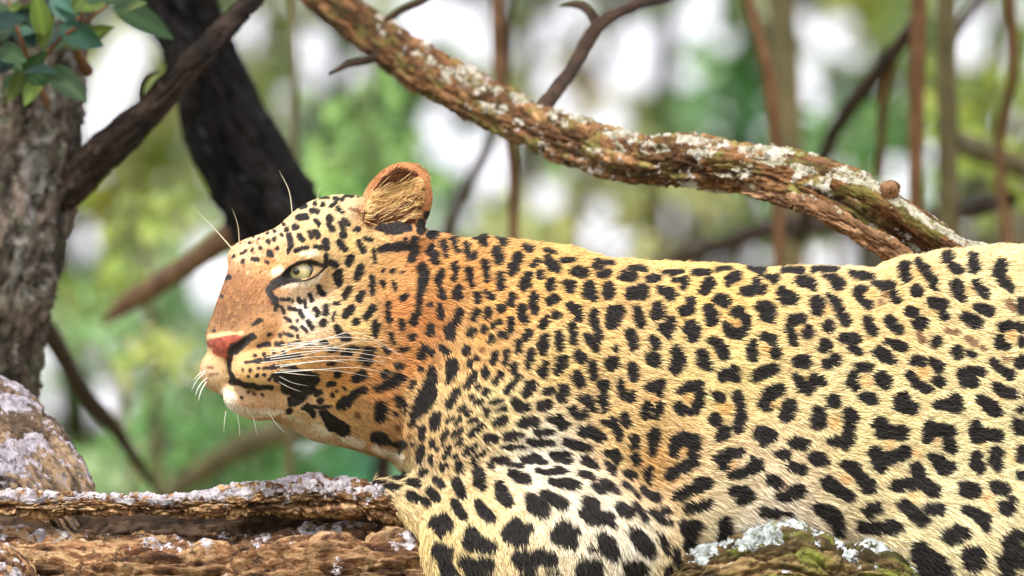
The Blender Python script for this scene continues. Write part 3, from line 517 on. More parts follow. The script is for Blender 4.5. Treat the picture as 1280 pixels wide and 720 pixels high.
 (768, 432): """15 20 20;15 85 18 8 130 18;125 15 26;262 10 22;235 80 36 255 95 42;400 30 32 405 110 46 385 155 30;555 50 26 565 100 32 590 130 30;680 35 36 690 60 30;640 5 14;870 20 28 860 60 34 875 85 20;1010 10 24 1015 55 30;1155 95 38 1195 98 38;115 130 24 130 200 24;40 230 16 55 310 24 110 335 24;120 300 12;235 260 28 295 245 26 290 295 24;205 380 28 205 440 28;290 370 20 275 440 22;430 285 26 475 255 26 535 255 30 545 310 26 515 390 34 490 420 22;405 380 26 430 405 32;680 195 28 750 170 36;760 200 24;895 190 32 985 150 34 1010 155 20;1135 195 20 1190 260 34 1215 280 26 1255 220 36;1040 270 30 980 305 36 950 360 40;955 390 24;1095 385 44 1080 440 42;650 318 28 670 325 28;770 310 28 795 370 24 790 460 34 780 520 28;635 465 40;690 545 40;660 575 25;65 445 22 85 490 24;10 480 18 35 575 20;132 580 22 130 625 22;255 555 34 245 620 28 240 680 16;370 680 22 385 610 36 440 580 38 500 600 40 505 660 30 500 710 30;910 550 40 960 565 46 985 570 38;940 610 24;1130 615 34 1185 618 36;1265 410 26 1262 490 32;650 710 22 720 685 32 790 670 26;1030 680 22 1070 685 28;1250 700 32;5 670 20 25 700 26;135 700 26;870 715 16""",
 (1024, 432): """20 18 22 60 18 22;205 12 22 250 35 24;380 40 30 415 65 34 455 90 26;470 2 16 525 10 26;55 115 32 105 90 34;260 138 26 315 135 24;215 195 34 205 225 36 235 260 22;395 210 40 415 225 40;10 220 34 30 235 20;285 320 26 335 335 38;95 350 40;180 420 28 205 445 44 190 530 26 185 600 34 110 605 24 65 600 10;170 635 24;15 410 28 15 500 28;600 100 30 640 100 28;705 95 20 745 125 34 755 145 26;570 185 24 610 230 26 660 270 28 690 275 20;745 220 30 770 235 30;865 30 28 870 60 26;940 45 12 965 60 18;900 175 34 960 165 32 1015 160 28;920 225 36 970 235 26;1090 100 18 1115 130 24 1160 165 20 1205 185 24;1250 110 30 1275 90 24;1125 5 16 1180 5 18;525 330 38 520 370 44 585 390 40;735 375 22 790 370 30 850 365 56;1015 340 26 1060 375 38 1115 415 34;1110 255 24 1150 290 32 1220 305 28;1260 405 18 1278 415 20;1240 490 30 1255 525 36;385 490 42 390 540 40 460 540 36 520 545 42;690 500 32 685 580 28;700 530 34 770 530 36 830 530 30;810 580 26 825 640 40;985 495 30 985 570 36 1050 550 34 1120 570 38;350 670 36 400 710 40 470 700 40 540 670 40;705 700 20 770 712 20;985 700 36;1115 680 42;1270 650 28 1270 710 32;15 700 24""",
 (450, 576): """515 45 20 530 42 20;620 35 22 628 55 24;385 78 18 405 72 18;370 8 14;440 5 10;205 102 8 240 97 15 280 90 9;75 138 5 110 130 10 150 126 5;145 162 8 200 163 17 245 165 10;310 135 16 355 138 22;475 125 18 505 150 24;605 130 24 615 175 30 640 215 24;440 195 20 470 230 22 485 250 14;315 220 24 360 240 24 410 260 22 430 275 12;745 90 38 750 130 36 770 165 22;875 160 24 895 220 40 930 265 30;585 265 18 615 310 30 645 345 24;740 270 24 770 315 34 820 365 28;940 75 16 1000 100 32 1050 115 26;470 400 40 520 370 36 545 410 40 500 440 32;700 450 30 690 510 50 760 530 46 820 545 34;980 410 40 960 470 70 1010 500 40;1050 430 28;1070 245 34 1110 290 55 1150 320 42;1150 210 24 1210 245 34 1270 275 34;500 570 50 545 570 36 530 640 40 560 720 44;655 640 36 720 660 40 800 660 42;700 700 30;1000 620 50 1060 650 60 1130 600 44 1190 625 44;705 10 10 725 30 9;805 25 8 840 55 8;830 8 12 920 8 12;930 30 8 1010 28 10""",
 (660, 576): """0 5 10 120 8 9;60 62 9 130 72 14 200 60 16 240 72 10;150 128 14 230 145 30 300 155 26;180 0 8 270 5 9;355 10 12 395 22 18 430 38 12;325 70 10 365 88 20 405 105 14;410 150 12 470 185 22;480 135 22 520 165 24 565 200 10;490 15 10 530 50 20 540 85 12;560 10 12;685 12 24;625 80 18 665 98 22;765 60 16 755 95 26 762 140 10;605 145 12 635 170 14;670 195 8 705 235 9;725 180 14 760 210 18 815 235 26;775 325 12 820 350 24 870 325 26;840 390 14 895 395 12;900 90 34 950 60 34 1030 15 36;1090 145 44 1030 185 34 960 220 30 920 235 12;1130 140 30;1010 310 30 1080 295 28 1140 270 24;1225 15 40;990 420 40 1060 420 40 1025 490 46 1000 540 30;1240 390 36 1240 440 44 1220 480 30;380 260 34 420 280 34 395 330 34;350 330 24 410 365 40 500 370 44 530 400 18;230 420 42 200 470 56 265 520 46;300 450 30;580 290 26 610 315 38 640 340 28;675 280 16 705 325 20 745 380 14;470 490 34 500 540 58 530 590 40;395 560 12 430 565 12;680 465 42 720 520 52 770 575 36;350 680 46 420 670 50 400 720 60;630 670 32 690 680 42 730 685 28;840 480 14 865 540 18 880 590 8;930 570 16 935 640 20;880 670 14 885 715 20;120 715 8 200 715 8""",
 (820, 576): """480 92 20 550 80 24 630 40 44;610 15 24;850 35 28 920 60 28;1000 5 28 1055 10 28;490 190 30 560 195 36 580 230 34 530 255 24;730 130 34 775 150 28;780 225 24 840 230 40 890 195 46;1080 140 46 1140 180 34 1215 225 30;1180 30 24 1240 50 36 1270 90 24;690 325 28 760 340 22 850 345 12;1020 305 34 1070 320 42 1140 370 40 1150 450 34""",
 (1024, 576): """280 120 34 315 160 46;360 0 34 395 40 38;480 160 30 560 150 36 640 140 40 720 195 38;610 50 36 640 110 32;730 10 24 790 50 44 830 40 28;980 20 36 1010 45 32;1085 10 20 1125 35 30;920 175 46 965 190 48;1110 165 36 1160 180 36;1160 290 36 1190 310 38 1210 250 26;1265 95 26;530 280 34 590 330 38 650 380 36;700 310 34 770 310 30;310 320 30 370 295 32 325 345 20;270 420 32 360 430 32 460 420 46 510 430 24;920 310 24 990 330 32 1040 380 38 1050 430 22;860 430 26 840 475 54 910 460 36;940 590 46 1000 590 40 960 640 52 1000 650 40;640 550 40 620 590 46 690 600 44 750 660 60 650 700 60 800 710 50;1230 480 40 1190 510 40 1220 570 56 1170 640 50 1240 630 40 1190 690 40""",
}
BROWN = {   # half faded brown markings
 (1024, 288): "630 640 20 650 690 30;805 630 18 860 640 22;930 680 24 980 700 24;1190 450 26 1215 480 26;395 445 26;425 400 25",
 (1024, 432): "1010 10 14 1040 25 18;700 5 14 740 10 22;1150 68 10 1190 85 18",
 (1024, 576): "1055 265 12;560 70 14",
 (512, 432): "455 30 20;205 350 6;330 345 5;70 270 6;535 288 6;760 178 8",
 (256, 200): "920 300 14 1010 340 16 1060 350 14;440 560 12;330 520 8",
 (256, 460): "960 300 24;1210 380 24;300 150 12",
 (256, 344): "430 170 22;560 205 8;20 575 10 50 578 9;30 630 9 80 615 6;430 360 8",
 (660, 576): "430 130 14;890 640 12;800 300 16",
}
TAN = {     # warm rosette centres
 (768, 432): "470 320 40;700 400 50;960 20 40;1010 370 34;250 340 24;440 660 24;90 260 22;620 50 24;1200 200 24",
 (1024, 432): "100 480 46;300 225 40;660 170 44;440 620 30;740 600 24;1040 600 24;1150 320 30;1200 700 26;620 680 30",
 (768, 288): "760 590 30;1150 610 26;900 360 14;600 450 24;390 330 20;420 560 20",
 (1024, 288): "60 500 30;620 260 30;330 400 30;940 370 30;1210 650 34;1200 290 30;720 510 16;930 490 20",
 (1024, 576): "180 120 34;1050 240 40;600 230 36;610 70 26;940 560 30;1080 300 24",
 (820, 576): "1190 120 30;800 150 26;480 30 36;120 120 30",
 (512, 288): "400 250 30;500 350 40;600 480 34;480 560 30;450 660 30;860 100 20;690 100 24;1210 330 20",
}
WHITE = {  # white fur, plus lit throat edges painted in as strokes
 (256, 344): "490 70 8 560 66 10 640 58 11 700 30 9 735 -15 6;440 -20 22;600 200 26 650 260 26 640 330 20",
 (256, 200): "610 590 16 690 580 22;470 690 22",
 (256, 460): "150 200 46 160 260 40 300 290 26 480 275 16;500 300 16 600 335 20;690 365 22 770 405 26;870 440 26 980 480 26;1070 510 22 1220 560 22;120 150 26",
}
NX, NY, K = 1280, 720, 2
gx, gy = np.meshgrid((np.arange(NX * K) + 0.5) / K, (np.arange(NY * K) + 0.5) / K, indexing='ij')
_z = np.zeros_like(gx)
_n = lambda sc, o: vnoise(np.stack([gx / sc + o, gy / sc, _z + o], -1)) - 0.5
wxm = gx + 2.6 * _n(7.0, 1.0) + 1.6 * _n(3.0, 2.0)
wym = gy + 2.6 * _n(7.0, 3.0) + 1.6 * _n(3.0, 4.0)
def raster(sheets, soft=0.9, grow=0.0, warp=True):
    cov = np.zeros((NX * K, NY * K), np.float32)
    X, Y = (wxm, wym) if warp else (gx, gy)
    for (ox, oy), txt in sheets.items():
        for ch in txt.split(';'):
            v = np.array([float(t) for t in ch.split()]).reshape(-1, 3) / 5.0
            v[:, 0] += ox; v[:, 1] += oy; v[:, 2] += grow
            m = v[:, 2].max() + 6
            a0, a1 = int(max(0, (v[:, 0].min() - m) * K)), int(min(NX * K, (v[:, 0].max() + m) * K))
            b0, b1 = int(max(0, (v[:, 1].min() - m) * K)), int(min(NY * K, (v[:, 1].max() + m) * K))
            if a1 <= a0 or b1 <= b0: continue
            x = X[a0:a1, b0:b1]; y = Y[a0:a1, b0:b1]
            d = np.full(x.shape, 1e9)
            if len(v) == 1: v = np.vstack([v, v + [0.01, 0, 0]])
            for p, q in zip(v[:-1], v[1:]):
                e = q[:2] - p[:2]
                t = np.clip(((x - p[0]) * e[0] + (y - p[1]) * e[1]) / (e @ e + 1e-9), 0, 1)
                d = np.minimum(d, np.hypot(x - p[0] - e[0] * t, y - p[1] - e[1] * t) - (p[2] + (q[2] - p[2]) * t))
            cov[a0:a1, b0:b1] = np.maximum(cov[a0:a1, b0:b1], 1 - sstep(-soft, soft, d))
    return cov
def sheet(P):
    """one chain set given directly in photo pixels"""
    return {(0, 0): ';'.join(' '.join(str(5 * v) for v in p) for p in P)}

# ground colour of the coat: control points (photo px -> colour of the fur itself)
COAT = [(600, 295, 238, 178, 84), (560, 340, 232, 166, 72), (535, 400, 205, 130, 52), (528, 320, 215, 140, 60), (640, 380, 240, 180, 88), (700, 350, 246, 196, 98), (900, 355, 250, 208, 112), (1100, 370, 250, 216, 138), (1250, 400, 250, 224, 155),
        (900, 470, 250, 222, 140), (1080, 520, 253, 230, 162), (1200, 640, 253, 236, 178), (1270, 560, 253, 234, 170), (700, 440, 250, 212, 126), (600, 440, 238, 184, 96), (620, 510, 250, 222, 150), (540, 500, 242, 206, 130), (680, 572, 255, 242, 212), (745, 640, 255, 240, 205), (600, 650, 253, 228, 160), (550, 690, 246, 216, 135),
        (500, 600, 252, 224, 160), (800, 690, 255, 242, 212), (820, 580, 238, 185, 100), (790, 540, 245, 205, 125), (900, 640, 253, 232, 185), (950, 665, 255, 236, 208), (865, 620, 246, 212, 150), (850, 700, 246, 214, 150),
        (400, 262, 245, 215, 150), (440, 255, 244, 220, 160), (350, 285, 240, 200, 140), (310, 310, 238, 190, 130), (300, 360, 150, 98, 48), (285, 395, 128, 84, 42), (310, 385, 138, 90, 46), (322, 368, 158, 104, 52), (285, 375, 140, 92, 46), (335, 410, 224, 160, 90), (335, 330, 226, 152, 78),
        (395, 300, 244, 200, 120), (450, 300, 244, 204, 120), (490, 340, 236, 178, 92), (450, 400, 245, 205, 122), (500, 390, 226, 150, 66), (515, 450, 222, 150, 64), (385, 395, 246, 222, 180), (330, 440, 226, 168, 88), (310, 468, 230, 182, 104), (370, 455, 232, 176, 92),
        (262, 470, 228, 192, 140), (275, 450, 222, 176, 110), (300, 500, 226, 180, 132), (330, 505, 214, 166, 116), (430, 470, 228, 160, 70), (430, 500, 226, 168, 66), (450, 530, 216, 170, 105), (480, 550, 206, 150, 80), (480, 490, 220, 150, 70), (400, 530, 236, 205, 160),
        (505, 214, 196, 128, 62), (536, 250, 190, 124, 60), (456, 262, 186, 120, 60), (495, 250, 226, 176, 112), (475, 230, 192, 124, 60)]
def coat_maps():
    st = 8
    cx, cy = np.meshgrid(np.arange(0, NX + 1, st), np.arange(0, NY + 1, st), indexing='ij')
    num = np.zeros(cx.shape + (3,)); den = np.zeros(cx.shape)
    for (x, y, r, g, b) in COAT:
        w = 1.0 / (((cx - x) ** 2 + (cy - y) ** 2) + 40.0) ** 1.6
        num += w[..., None] * lin((r, g, b)); den += w
    cm = num / den[..., None]
    fx = np.clip(gx / st, 0, cm.shape[0] - 1.001); fy = np.clip(gy / st, 0, cm.shape[1] - 1.001)
    i = fx.astype(int); j = fy.astype(int); u = (fx - i)[..., None]; v = (fy - j)[..., None]
    base = (cm[i, j] * (1 - u) * (1 - v) + cm[i + 1, j] * u * (1 - v) + cm[i, j + 1] * (1 - u) * v + cm[i + 1, j + 1] * u * v)
    base = base * 0.94; lum = base @ np.array([0.25, 0.6, 0.15]); base = lum[..., None] * 0.16 + base * 0.84; base *= np.array([0.93, 0.95, 1.0])
    mot = vnoise(np.stack([gx / 22, gy / 9, _z + 9], -1)) * 0.6 + vnoise(np.stack([gx / 7, gy / 4, _z + 4], -1)) * 0.4
    base *= (1.0 + 0.34 * (mot - 0.5))[..., None] * np.array([1, 1, 1.0])
    def lay(base, cov, col, a):
        w = (cov * a)[..., None]
        return base * (1 - w) + np.asarray(col) * w
    base = lay(base, raster(TAN, 5.0), lin((226, 160, 70)), 0.42)
    base = lay(base, raster(WHITE, 3.4), lin((248, 240, 226)), 0.72)
    base = lay(base, raster(BROWN, 1.6), lin((112, 66, 48)), 0.8)
    # short flecks over forehead, bridge and cheek
    fr = np.random.default_rng(21); ch = []
    for _ in range(150):
        x_, y_ = fr.uniform(282, 350), fr.uniform(262, 345)
        if (x_ - 420) ** 2 + (y_ - 360) ** 2 > 150 ** 2 + 900: continue
        a_ = math.atan2(y_ - 420, x_ - 275) + fr.normal(0, 0.3); l_ = fr.uniform(1.5, 4.5)
        ch.append((x_, y_, fr.uniform(0.5, 1.2), x_ + l_ * math.cos(a_), y_ + l_ * math.sin(a_), fr.uniform(0.4, 1.1)))
    base = lay(base, raster(sheet(ch[::2]), 0.9), lin((126, 74, 44)), 0.75)
    base = lay(base, raster(sheet(ch[1::2]), 0.9), lin((246, 222, 180)), 0.6)
    ch = []
    for _ in range(420):
        x_, y_ = fr.uniform(258, 345), fr.uniform(335, 425)
        a_ = math.atan2(y_ - 430, x_ - 272) + fr.normal(0, 0.2); l_ = fr.uniform(1.5, 5)
        ch.append((x_, y_, fr.uniform(0.3, 0.8), x_ + l_ * math.cos(a_), y_ + l_ * math.sin(a_), fr.uniform(0.3, 0.7)))
    base = lay(base, raster(sheet(ch[::2]), 0.8), lin((92, 58, 34)), 0.6)
    base = lay(base, raster(sheet(ch[1::2]), 0.8), lin((196, 142, 86)), 0.55)
    # nose leather, pale rim and lids
    nose = raster(sheet([(263, 430, 5, 285, 428, 9, 296, 426, 8), (272, 438, 7, 284, 440, 8, 287, 450, 4)]), 1.0, warp=False)
    base = lay(base, raster(sheet([(260, 420, 2.5, 280, 418, 2.5, 302, 417, 2.5)]), 1.5), lin((240, 205, 150)), 0.9)
    ncol = lin((166, 84, 68)) + (lin((120, 58, 50)) - lin((166, 84, 68))) * 1.6 * _n(4.0, 6.0)[..., None]
    base = base * (1 - nose[..., None]) + ncol * nose[..., None]
    spots_shade = np.maximum(raster({k: v for k, v in SPOTS_SHADE.items() if k[0] > 300}, 0.9, grow=1.95), raster({k: v for k, v in SPOTS_SHADE.items() if k[0] < 300}, 0.8, grow=1.1))
    spots_shade = np.maximum(spots_shade, raster(sheet([(334, 362, 3, 344, 355, 5, 354, 347, 5, 362, 336, 3.6, 374, 329.5, 3.4, 388, 327.5, 3.4, 400, 331, 3.2, 408, 333, 2.5), (354, 353, 2.4, 366, 352, 1.6, 382, 351, 1.4, 396, 345, 1.2, 405, 336, 1.8)]), 0.8, warp=False))
    fleck = vnoise(np.stack([gx / 2.2, gy / 2.2, _z + 2], -1))
    dark = lin((46, 43, 42))[None, None] * (0.75 + 0.5 * fleck)[..., None]
    base = base * (1 - spots_shade[..., None]) + dark * spots_shade[..., None]
    wet = np.maximum(nose, raster(sheet([(288, 450, 3, 298, 436, 5, 316, 422, 4)]), 1.0))
    return base.astype(np.float32), wet.astype(np.float32)
COATMAP, WETMAP = coat_maps()
def sample(M, px, py):
    px = np.where(px > 1278, 2556 - px, px); py = np.where(py > 718, 1436 - py, py)
    px = np.abs(px)
    fx = np.clip(px * K - 0.5, 0, NX * K - 1.01); fy = np.clip(py * K - 0.5, 0, NY * K - 1.01)
    i = fx.astype(int); j = fy.astype(int); u = fx - i; v = fy - j
    if M.ndim == 3: u = u[:, None]; v = v[:, None]
    return M[i, j] * (1 - u) * (1 - v) + M[i + 1, j] * u * (1 - v) + M[i, j + 1] * (1 - u) * v + M[i + 1, j + 1] * u * v

# ------------------------------------------------------------------ leopard: body as a smooth implicit surface
YAW = R(48); CY, SY = math.cos(YAW), math.sin(YAW)
HX, HD = 430.0, 10.0
def H(u, v, w):
    """head frame: u forward, v up, w to the near side -> local px frame"""
    return (HX - CY * u + SY * w, 400.0 - v, HD - SY * u - CY * w)
PRIM = []
def ell(c, r, k=25, ax=None, sub=False):
    PRIM.append(('e', np.array(c, float), np.array(r, float), k, ax, sub))
def cap(a, ra, b, rb, k=25, ds=1.0, sub=False):
    PRIM.append(('c', np.array(a, float), float(ra), np.array(b, float), float(rb), k, ds, sub))
HA = np.array([[-CY, 0, -SY], [0, -1, 0], [SY, 0, -CY]])       # rows: head axes u, v, w in local px frame
def rot2(deg):       # axes rotated in the picture plane
    a = R(deg); return np.array([[math.cos(a), math.sin(a), 0], [-math.sin(a), math.cos(a), 0], [0, 0, 1]])

TX = np.array([520, 560, 600, 680, 760, 860, 1000, 1090, 1130, 1190, 1280, 1400, 1500, 1580, 1640, 1660], float)
TT = np.array([420, 350, 312, 313, 328, 334, 336, 337, 322, 312, 308, 312, 330, 375, 450, 500], float)
TB = np.array([560, 620, 650, 690, 700, 705, 705, 708, 715, 730, 740, 735, 720, 690, 620, 580], float)
TW = np.array([70, 90, 105, 125, 130, 130, 132, 132, 132, 132, 135, 130, 115, 90, 50, 30], float)
PRIM.append(('t',))
cap((478, 386, 25), 108, (640, 470, 5), 158, 40, 0.82)              # neck
ell((735, 490, -62), (120, 130, 66), 60)                            # near shoulder
ell((605, 560, -5), (92, 105, 100), 50)                            # chest
ell((690, 682, -92), (160, 118, 88), 16)                            # near upper arm / elbow lobe
cap((700, 700, -92), 126, (712, 930, -85), 68, 20, 0.75)            # near forearm
cap((712, 930, -85), 68, (690, 1030, -95), 58, 20, 0.8)
ell((672, 1055, -105), (70, 40, 52), 20)                            # paw
cap((470, 604, -45), 5, (600, 652, -70), 76, 14, 0.8)               # chest lying forward on the limb
cap((640, 660, 85), 80, (650, 960, 95), 48, 30, 0.8)                # far foreleg
ell((640, 1000, 80), (70, 40, 50), 20)
ell((1430, 540, -80), (190, 215, 75), 60)                           # haunch
ell((1300, 690, -80), (190, 110, 66), 50)                           # stifle
cap((1380, 720, -95), 80, (1400, 960, -90), 44, 30, 0.8)
ell((1370, 1000, -100), (75, 36, 46), 20)
cap((1635, 480, 0), 36, (1730, 620, 10), 30, 30); cap((1730, 620, 10), 30, (1760, 900, 10), 28, 15); cap((1760, 900, 10), 28, (1720, 1100, 10), 26, 15)
# head
ell(H(4, 62, 0), (100, 93, 92), 30, HA)
ell(H(88, 76, 28), (52, 46, 42), 32, HA); ell(H(94, 65, -22), (48, 42, 40), 34, HA)
cap(H(196, -18, 16), 23, H(122, 62, 28), 30, 26); cap(H(196, -18, -18), 24, H(122, 62, -34), 34, 26)
ell(H(118, 80, 50), (26, 14, 20), 16, HA); ell(H(118, 80, -52), (26, 16, 22), 16, HA)      # brows
ell(H(205, -28, 0), (17, 17, 30), 14, HA)                                                    # nose
ell(H(172, -61, 27), (54, 28, 32), 10, HA); ell(H(180, -62, -26), (44, 31, 30), 14, HA)     # lip pads
ell(H(172, -95, 2), (40, 21, 26), 12, HA)                                                   # chin
cap(H(150, -92, 8), 23, H(10, -92, 58), 45, 25); cap(H(150, -92, -8), 23, H(10, -92, -58), 45, 25)   # jaw
ell(H(105, -30, 52), (62, 48, 40), 30, HA); ell(H(105, -30, -52), (62, 48, 40), 30, HA)     # cheek
ell(H(25, -20, 62), (66, 84, 44), 30, HA); ell(H(25, -20, -62), (66, 84, 44), 30, HA)       # jaw muscle
ell((492, 440, -22), (44, 118, 62), 14, rot2(6))                                             # ruff behind the cheek
cap(H(40, -110, 5), 42, (525, 522, 15), 54, 30)                                              # throat
ell(H(-55, 25, 0), (80, 95, 95), 40, HA)
EAR_A = rot2(27)
ell((494, 259, -18), (42, 58, 22), 8, EAR_A)                                                 # near ear shell
EAR_C = np.array([491.0, 256.0, -50.0]); EAR_R = np.array([34.0, 50.0, 30.0])
ell(EAR_C, EAR_R, 6, EAR_A, sub=True)
ell((500, 300, -22), (34, 22, 24), 14)                                                       # ear root
ell((452, 300, 85), (30, 36, 16), 10)                                                        # far ear laid back
def sdf(P):
    P = np.asarray(P, np.float32)
    x, y, d = P[:, 0], P[:, 1], P[:, 2]
    F = np.full(len(P), 60.0, np.float32)
    for pr in PRIM:
        if pr is None: continue
        if pr[0] == 't':
            t = np.interp(x, TX, TT); b = np.interp(x, TX, TB); w = np.interp(x, TX, TW)
            yc = (t + b) / 2; h = (b - t) / 2
            a1 = (y - yc) / h; a2 = d / w
            # boxy section: the flank stays upright down to the belly
            a1 = np.abs(a1) + 1e-4; a2 = np.abs(a2) + 1e-4; pw = 2.7
            k0 = (a1 ** pw + a2 ** pw) ** (1 / pw)
            k1 = k0 ** (1 - pw) * np.sqrt((a1 ** (pw - 1) / h) ** 2 + (a2 ** (pw - 1) / w) ** 2) + 1e-9
            f = (k0 - 1) / k1
            f = np.maximum(f, np.maximum(TX[0] - x, x - TX[-1])); k = 30; sub = False; m = slice(None)
            g = f
        else:
            if pr[0] == 'e':
                _, c, r, k, ax, sub = pr
                rr = r.max() + k + 22
                m = np.flatnonzero((np.abs(x - c[0]) < rr) & (np.abs(y - c[1]) < rr) & (np.abs(d - c[2]) < rr))
                if len(m) == 0: continue
                q = P[m] - c.astype(np.float32)
                if ax is not None: q = q @ ax.T.astype(np.float32)
                a = q / r.astype(np.float32)
                k0 = np.sqrt((a * a).sum(1)) + 1e-6; k1 = np.sqrt(((a / r) ** 2).sum(1)) + 1e-9
                g = k0 * (k0 - 1) / k1
            else:
                _, a, ra, b, rb, k, ds, sub = pr
                lo = np.minimum(a - ra, b - rb) - k - 22; hi = np.maximum(a + ra, b + rb) + k + 22
                m = np.flatnonzero((x > lo[0]) & (x < hi[0]) & (y > lo[1]) & (y < hi[1]) & (d > lo[2]) & (d < hi[2]))
                if len(m) == 0: continue
                sc = np.array([1, 1, 1 / ds]); q = (P[m] - a) * sc; e = (b - a) * sc
                t = np.clip(q @ e / (e @ e), 0, 1)
                g = np.sqrt(((q - t[:, None] * e) ** 2).sum(1)) - (ra + (rb - ra) * t)
                g = g * (ds if ds < 1 else 1) ** 0.5
        f0 = F[m]
        if sub:
            hh = np.maximum(k - np.abs(f0 + g), 0) / k
            F[m] = np.maximum(f0, -g) + hh * hh * k / 4
        else:
            hh = np.maximum(k - np.abs(f0 - g), 0) / k
            F[m] = np.minimum(f0, g) - hh * hh * k / 4
    # muscle and loose skin under the coat
    mus = (vnoise(P / 75.0 + 3.3) - 0.5) * 9.0 + (vnoise(P * np.array([1 / 26.0, 1 / 60.0, 1 / 40.0], np.float32) + 8.8) - 0.5) * 4.0
    F = F + mus * np.clip((x - 520) / 60, 0, 1)
    return F
def grad(P, e=0.7):
    P = np.asarray(P, np.float32); G = np.zeros_like(P)
    for k in range(3):
        o = np.zeros(3, np.float32); o[k] = e
        G[:, k] = sdf(P + o) - sdf(P - o)
    return G / (np.linalg.norm(G, axis=1)[:, None] + 1e-9)

def surface_nets():
    def axis(a, b, fine, coarse, f0, f1):
        out = [a]
        while out[-1] < b:
            out.append(out[-1] + (fine if f0 <= out[-1] < f1 else coarse))
        return np.array(out, np.float32)
    xs = axis(236, 1800, 4.0, 8.0, 236, 560); ys = axis(190, 1140, 4.0, 8.0, 190, 600); ds = axis(-232, 192, 5.0, 8.0, -232, 60)
    nx, ny, nz = len(xs), len(ys), len(ds)
    # coarse pass to find the band, then exact values in it
    G = np.empty((nx, ny, nz), np.float32)
    Xg, Yg, Dg = np.meshgrid(xs, ys, ds, indexing='ij')
    cs = 4
    sub = np.stack([Xg[::cs, ::cs, ::cs], Yg[::cs, ::cs, ::cs], Dg[::cs, ::cs, ::cs]], -1)
    fc = sdf(sub.reshape(-1, 3)).reshape(sub.shape[:3])
    near = np.repeat(np.repeat(np.repeat(fc, cs, 0), cs, 1), cs, 2)[:nx, :ny, :nz]
    G[:] = near
    band = np.flatnonzero(np.abs(near.ravel()) < 58)
    PP = np.stack([Xg.ravel()[band], Yg.ravel()[band], Dg.ravel()[band]], -1)
    G.ravel()[band] = sdf(PP)
    ins = G < 0
    cell = np.zeros((nx - 1, ny - 1, nz - 1), np.int8)
    for a in (0, 1):
        for b in (0, 1):
            for c in (0, 1):
                cell += ins[a:nx - 1 + a, b:ny - 1 + b, c:nz - 1 + c]
    act = (cell > 0) & (cell < 8)
    ci = np.argwhere(act)
    vid = -np.ones(act.shape, np.int64); vid[act] = np.arange(len(ci))
    acc = np.zeros((len(ci), 3)); cnt = np.zeros(len(ci))
    cor = [(a, b, c) for a in (0, 1) for b in (0, 1) for c in (0, 1)]
    def at(o):
        I = ci + np.array(o); return I, G[I[:, 0], I[:, 1], I[:, 2]], np.stack([xs[I[:, 0]], ys[I[:, 1]], ds[I[:, 2]]], -1)
    cache = {o: at(o) for o in cor}
    for o in cor:
        for k in range(3):
            if o[k] == 0:
                o2 = list(o); o2[k] = 1; o2 = tuple(o2)
                f0, p0 = cache[o][1:]; f1, p1 = cache[o2][1:]
                mm = (f0 < 0) != (f1 < 0)
                t = f0[mm] / (f0[mm] - f1[mm])
                acc[mm] += p0[mm] + (p1[mm] - p0[mm]) * t[:, None]; cnt[mm] += 1
    Vv = acc / cnt[:, None]
    Q = []
    for k in range(3):
        sl0 = [slice(1, -1)] * 3; sl1 = [slice(1, -1)] * 3
        sl0[k] = slice(0, -1); sl1[k] = slice(1, None)
        ch = np.argwhere(ins[tuple(sl0)] != ins[tuple(sl1)])
        off = np.array([1, 1, 1]); off[k] = 0
        E = ch + off
        i, j = [(1, 2), (2, 0), (0, 1)][k]
        di = np.zeros(3, int); di[i] = 1; dj = np.zeros(3, int); dj[j] = 1
        def vv(I): return vid[I[:, 0], I[:, 1], I[:, 2]]
        q = np.stack([vv(E - di - dj), vv(E - dj), vv(E), vv(E - di)], -1)
        flip = ~ins[E[:, 0], E[:, 1], E[:, 2]]
        q[flip] = q[flip][:, ::-1]
        Q.append(q)
    Q = np.vstack(Q)
    return Vv, Q[(Q >= 0).all(1)]
def subdivide(Vv, Q):
    n = len(Vv)
    E = np.stack([Q, np.roll(Q, -1, 1)], -1)
    Es = np.sort(E.reshape(-1, 2), 1)
    key = Es[:, 0] * n + Es[:, 1]
    u, inv = np.unique(key, return_inverse=True)
    em = (Vv[u // n] + Vv[u % n]) / 2
    fm = Vv[Q].mean(1)
    inv = inv.reshape(-1, 4) + n; fi = np.arange(len(Q)) + n + len(u)
    Qn = []
    for k in range(4):
        Qn.append(np.stack([Q[:, k], inv[:, k], fi, inv[:, (k - 1) % 4]], -1))
    return np.vstack([Vv, em, fm]), np.vstack(Qn)
def vnormals(Vv, Q):
    a = Vv[Q[:, 2]] - Vv[Q[:, 0]]; b = Vv[Q[:, 3]] - Vv[Q[:, 1]]
    n = np.cross(a, b); N = np.zeros_like(Vv)
    for k in range(4):
        for c in range(3):
            N[:, c] += np.bincount(Q[:, k], n[:, c], len(Vv))
    return N / (np.linalg.norm(N, axis=1)[:, None] + 1e-12)
def surf(px, py, d0=-240.0):
    """first hit along the view through a photo pixel, local px frame"""
    p = np.array([[px, py, d0]], np.float32)
    for _ in range(80):
        f = float(sdf(p)[0])
        if abs(f) < 0.15: break
        p[0, 2] += max(f, -5) * 0.8
        if p[0, 2] > 200: break
    return p[0].copy()

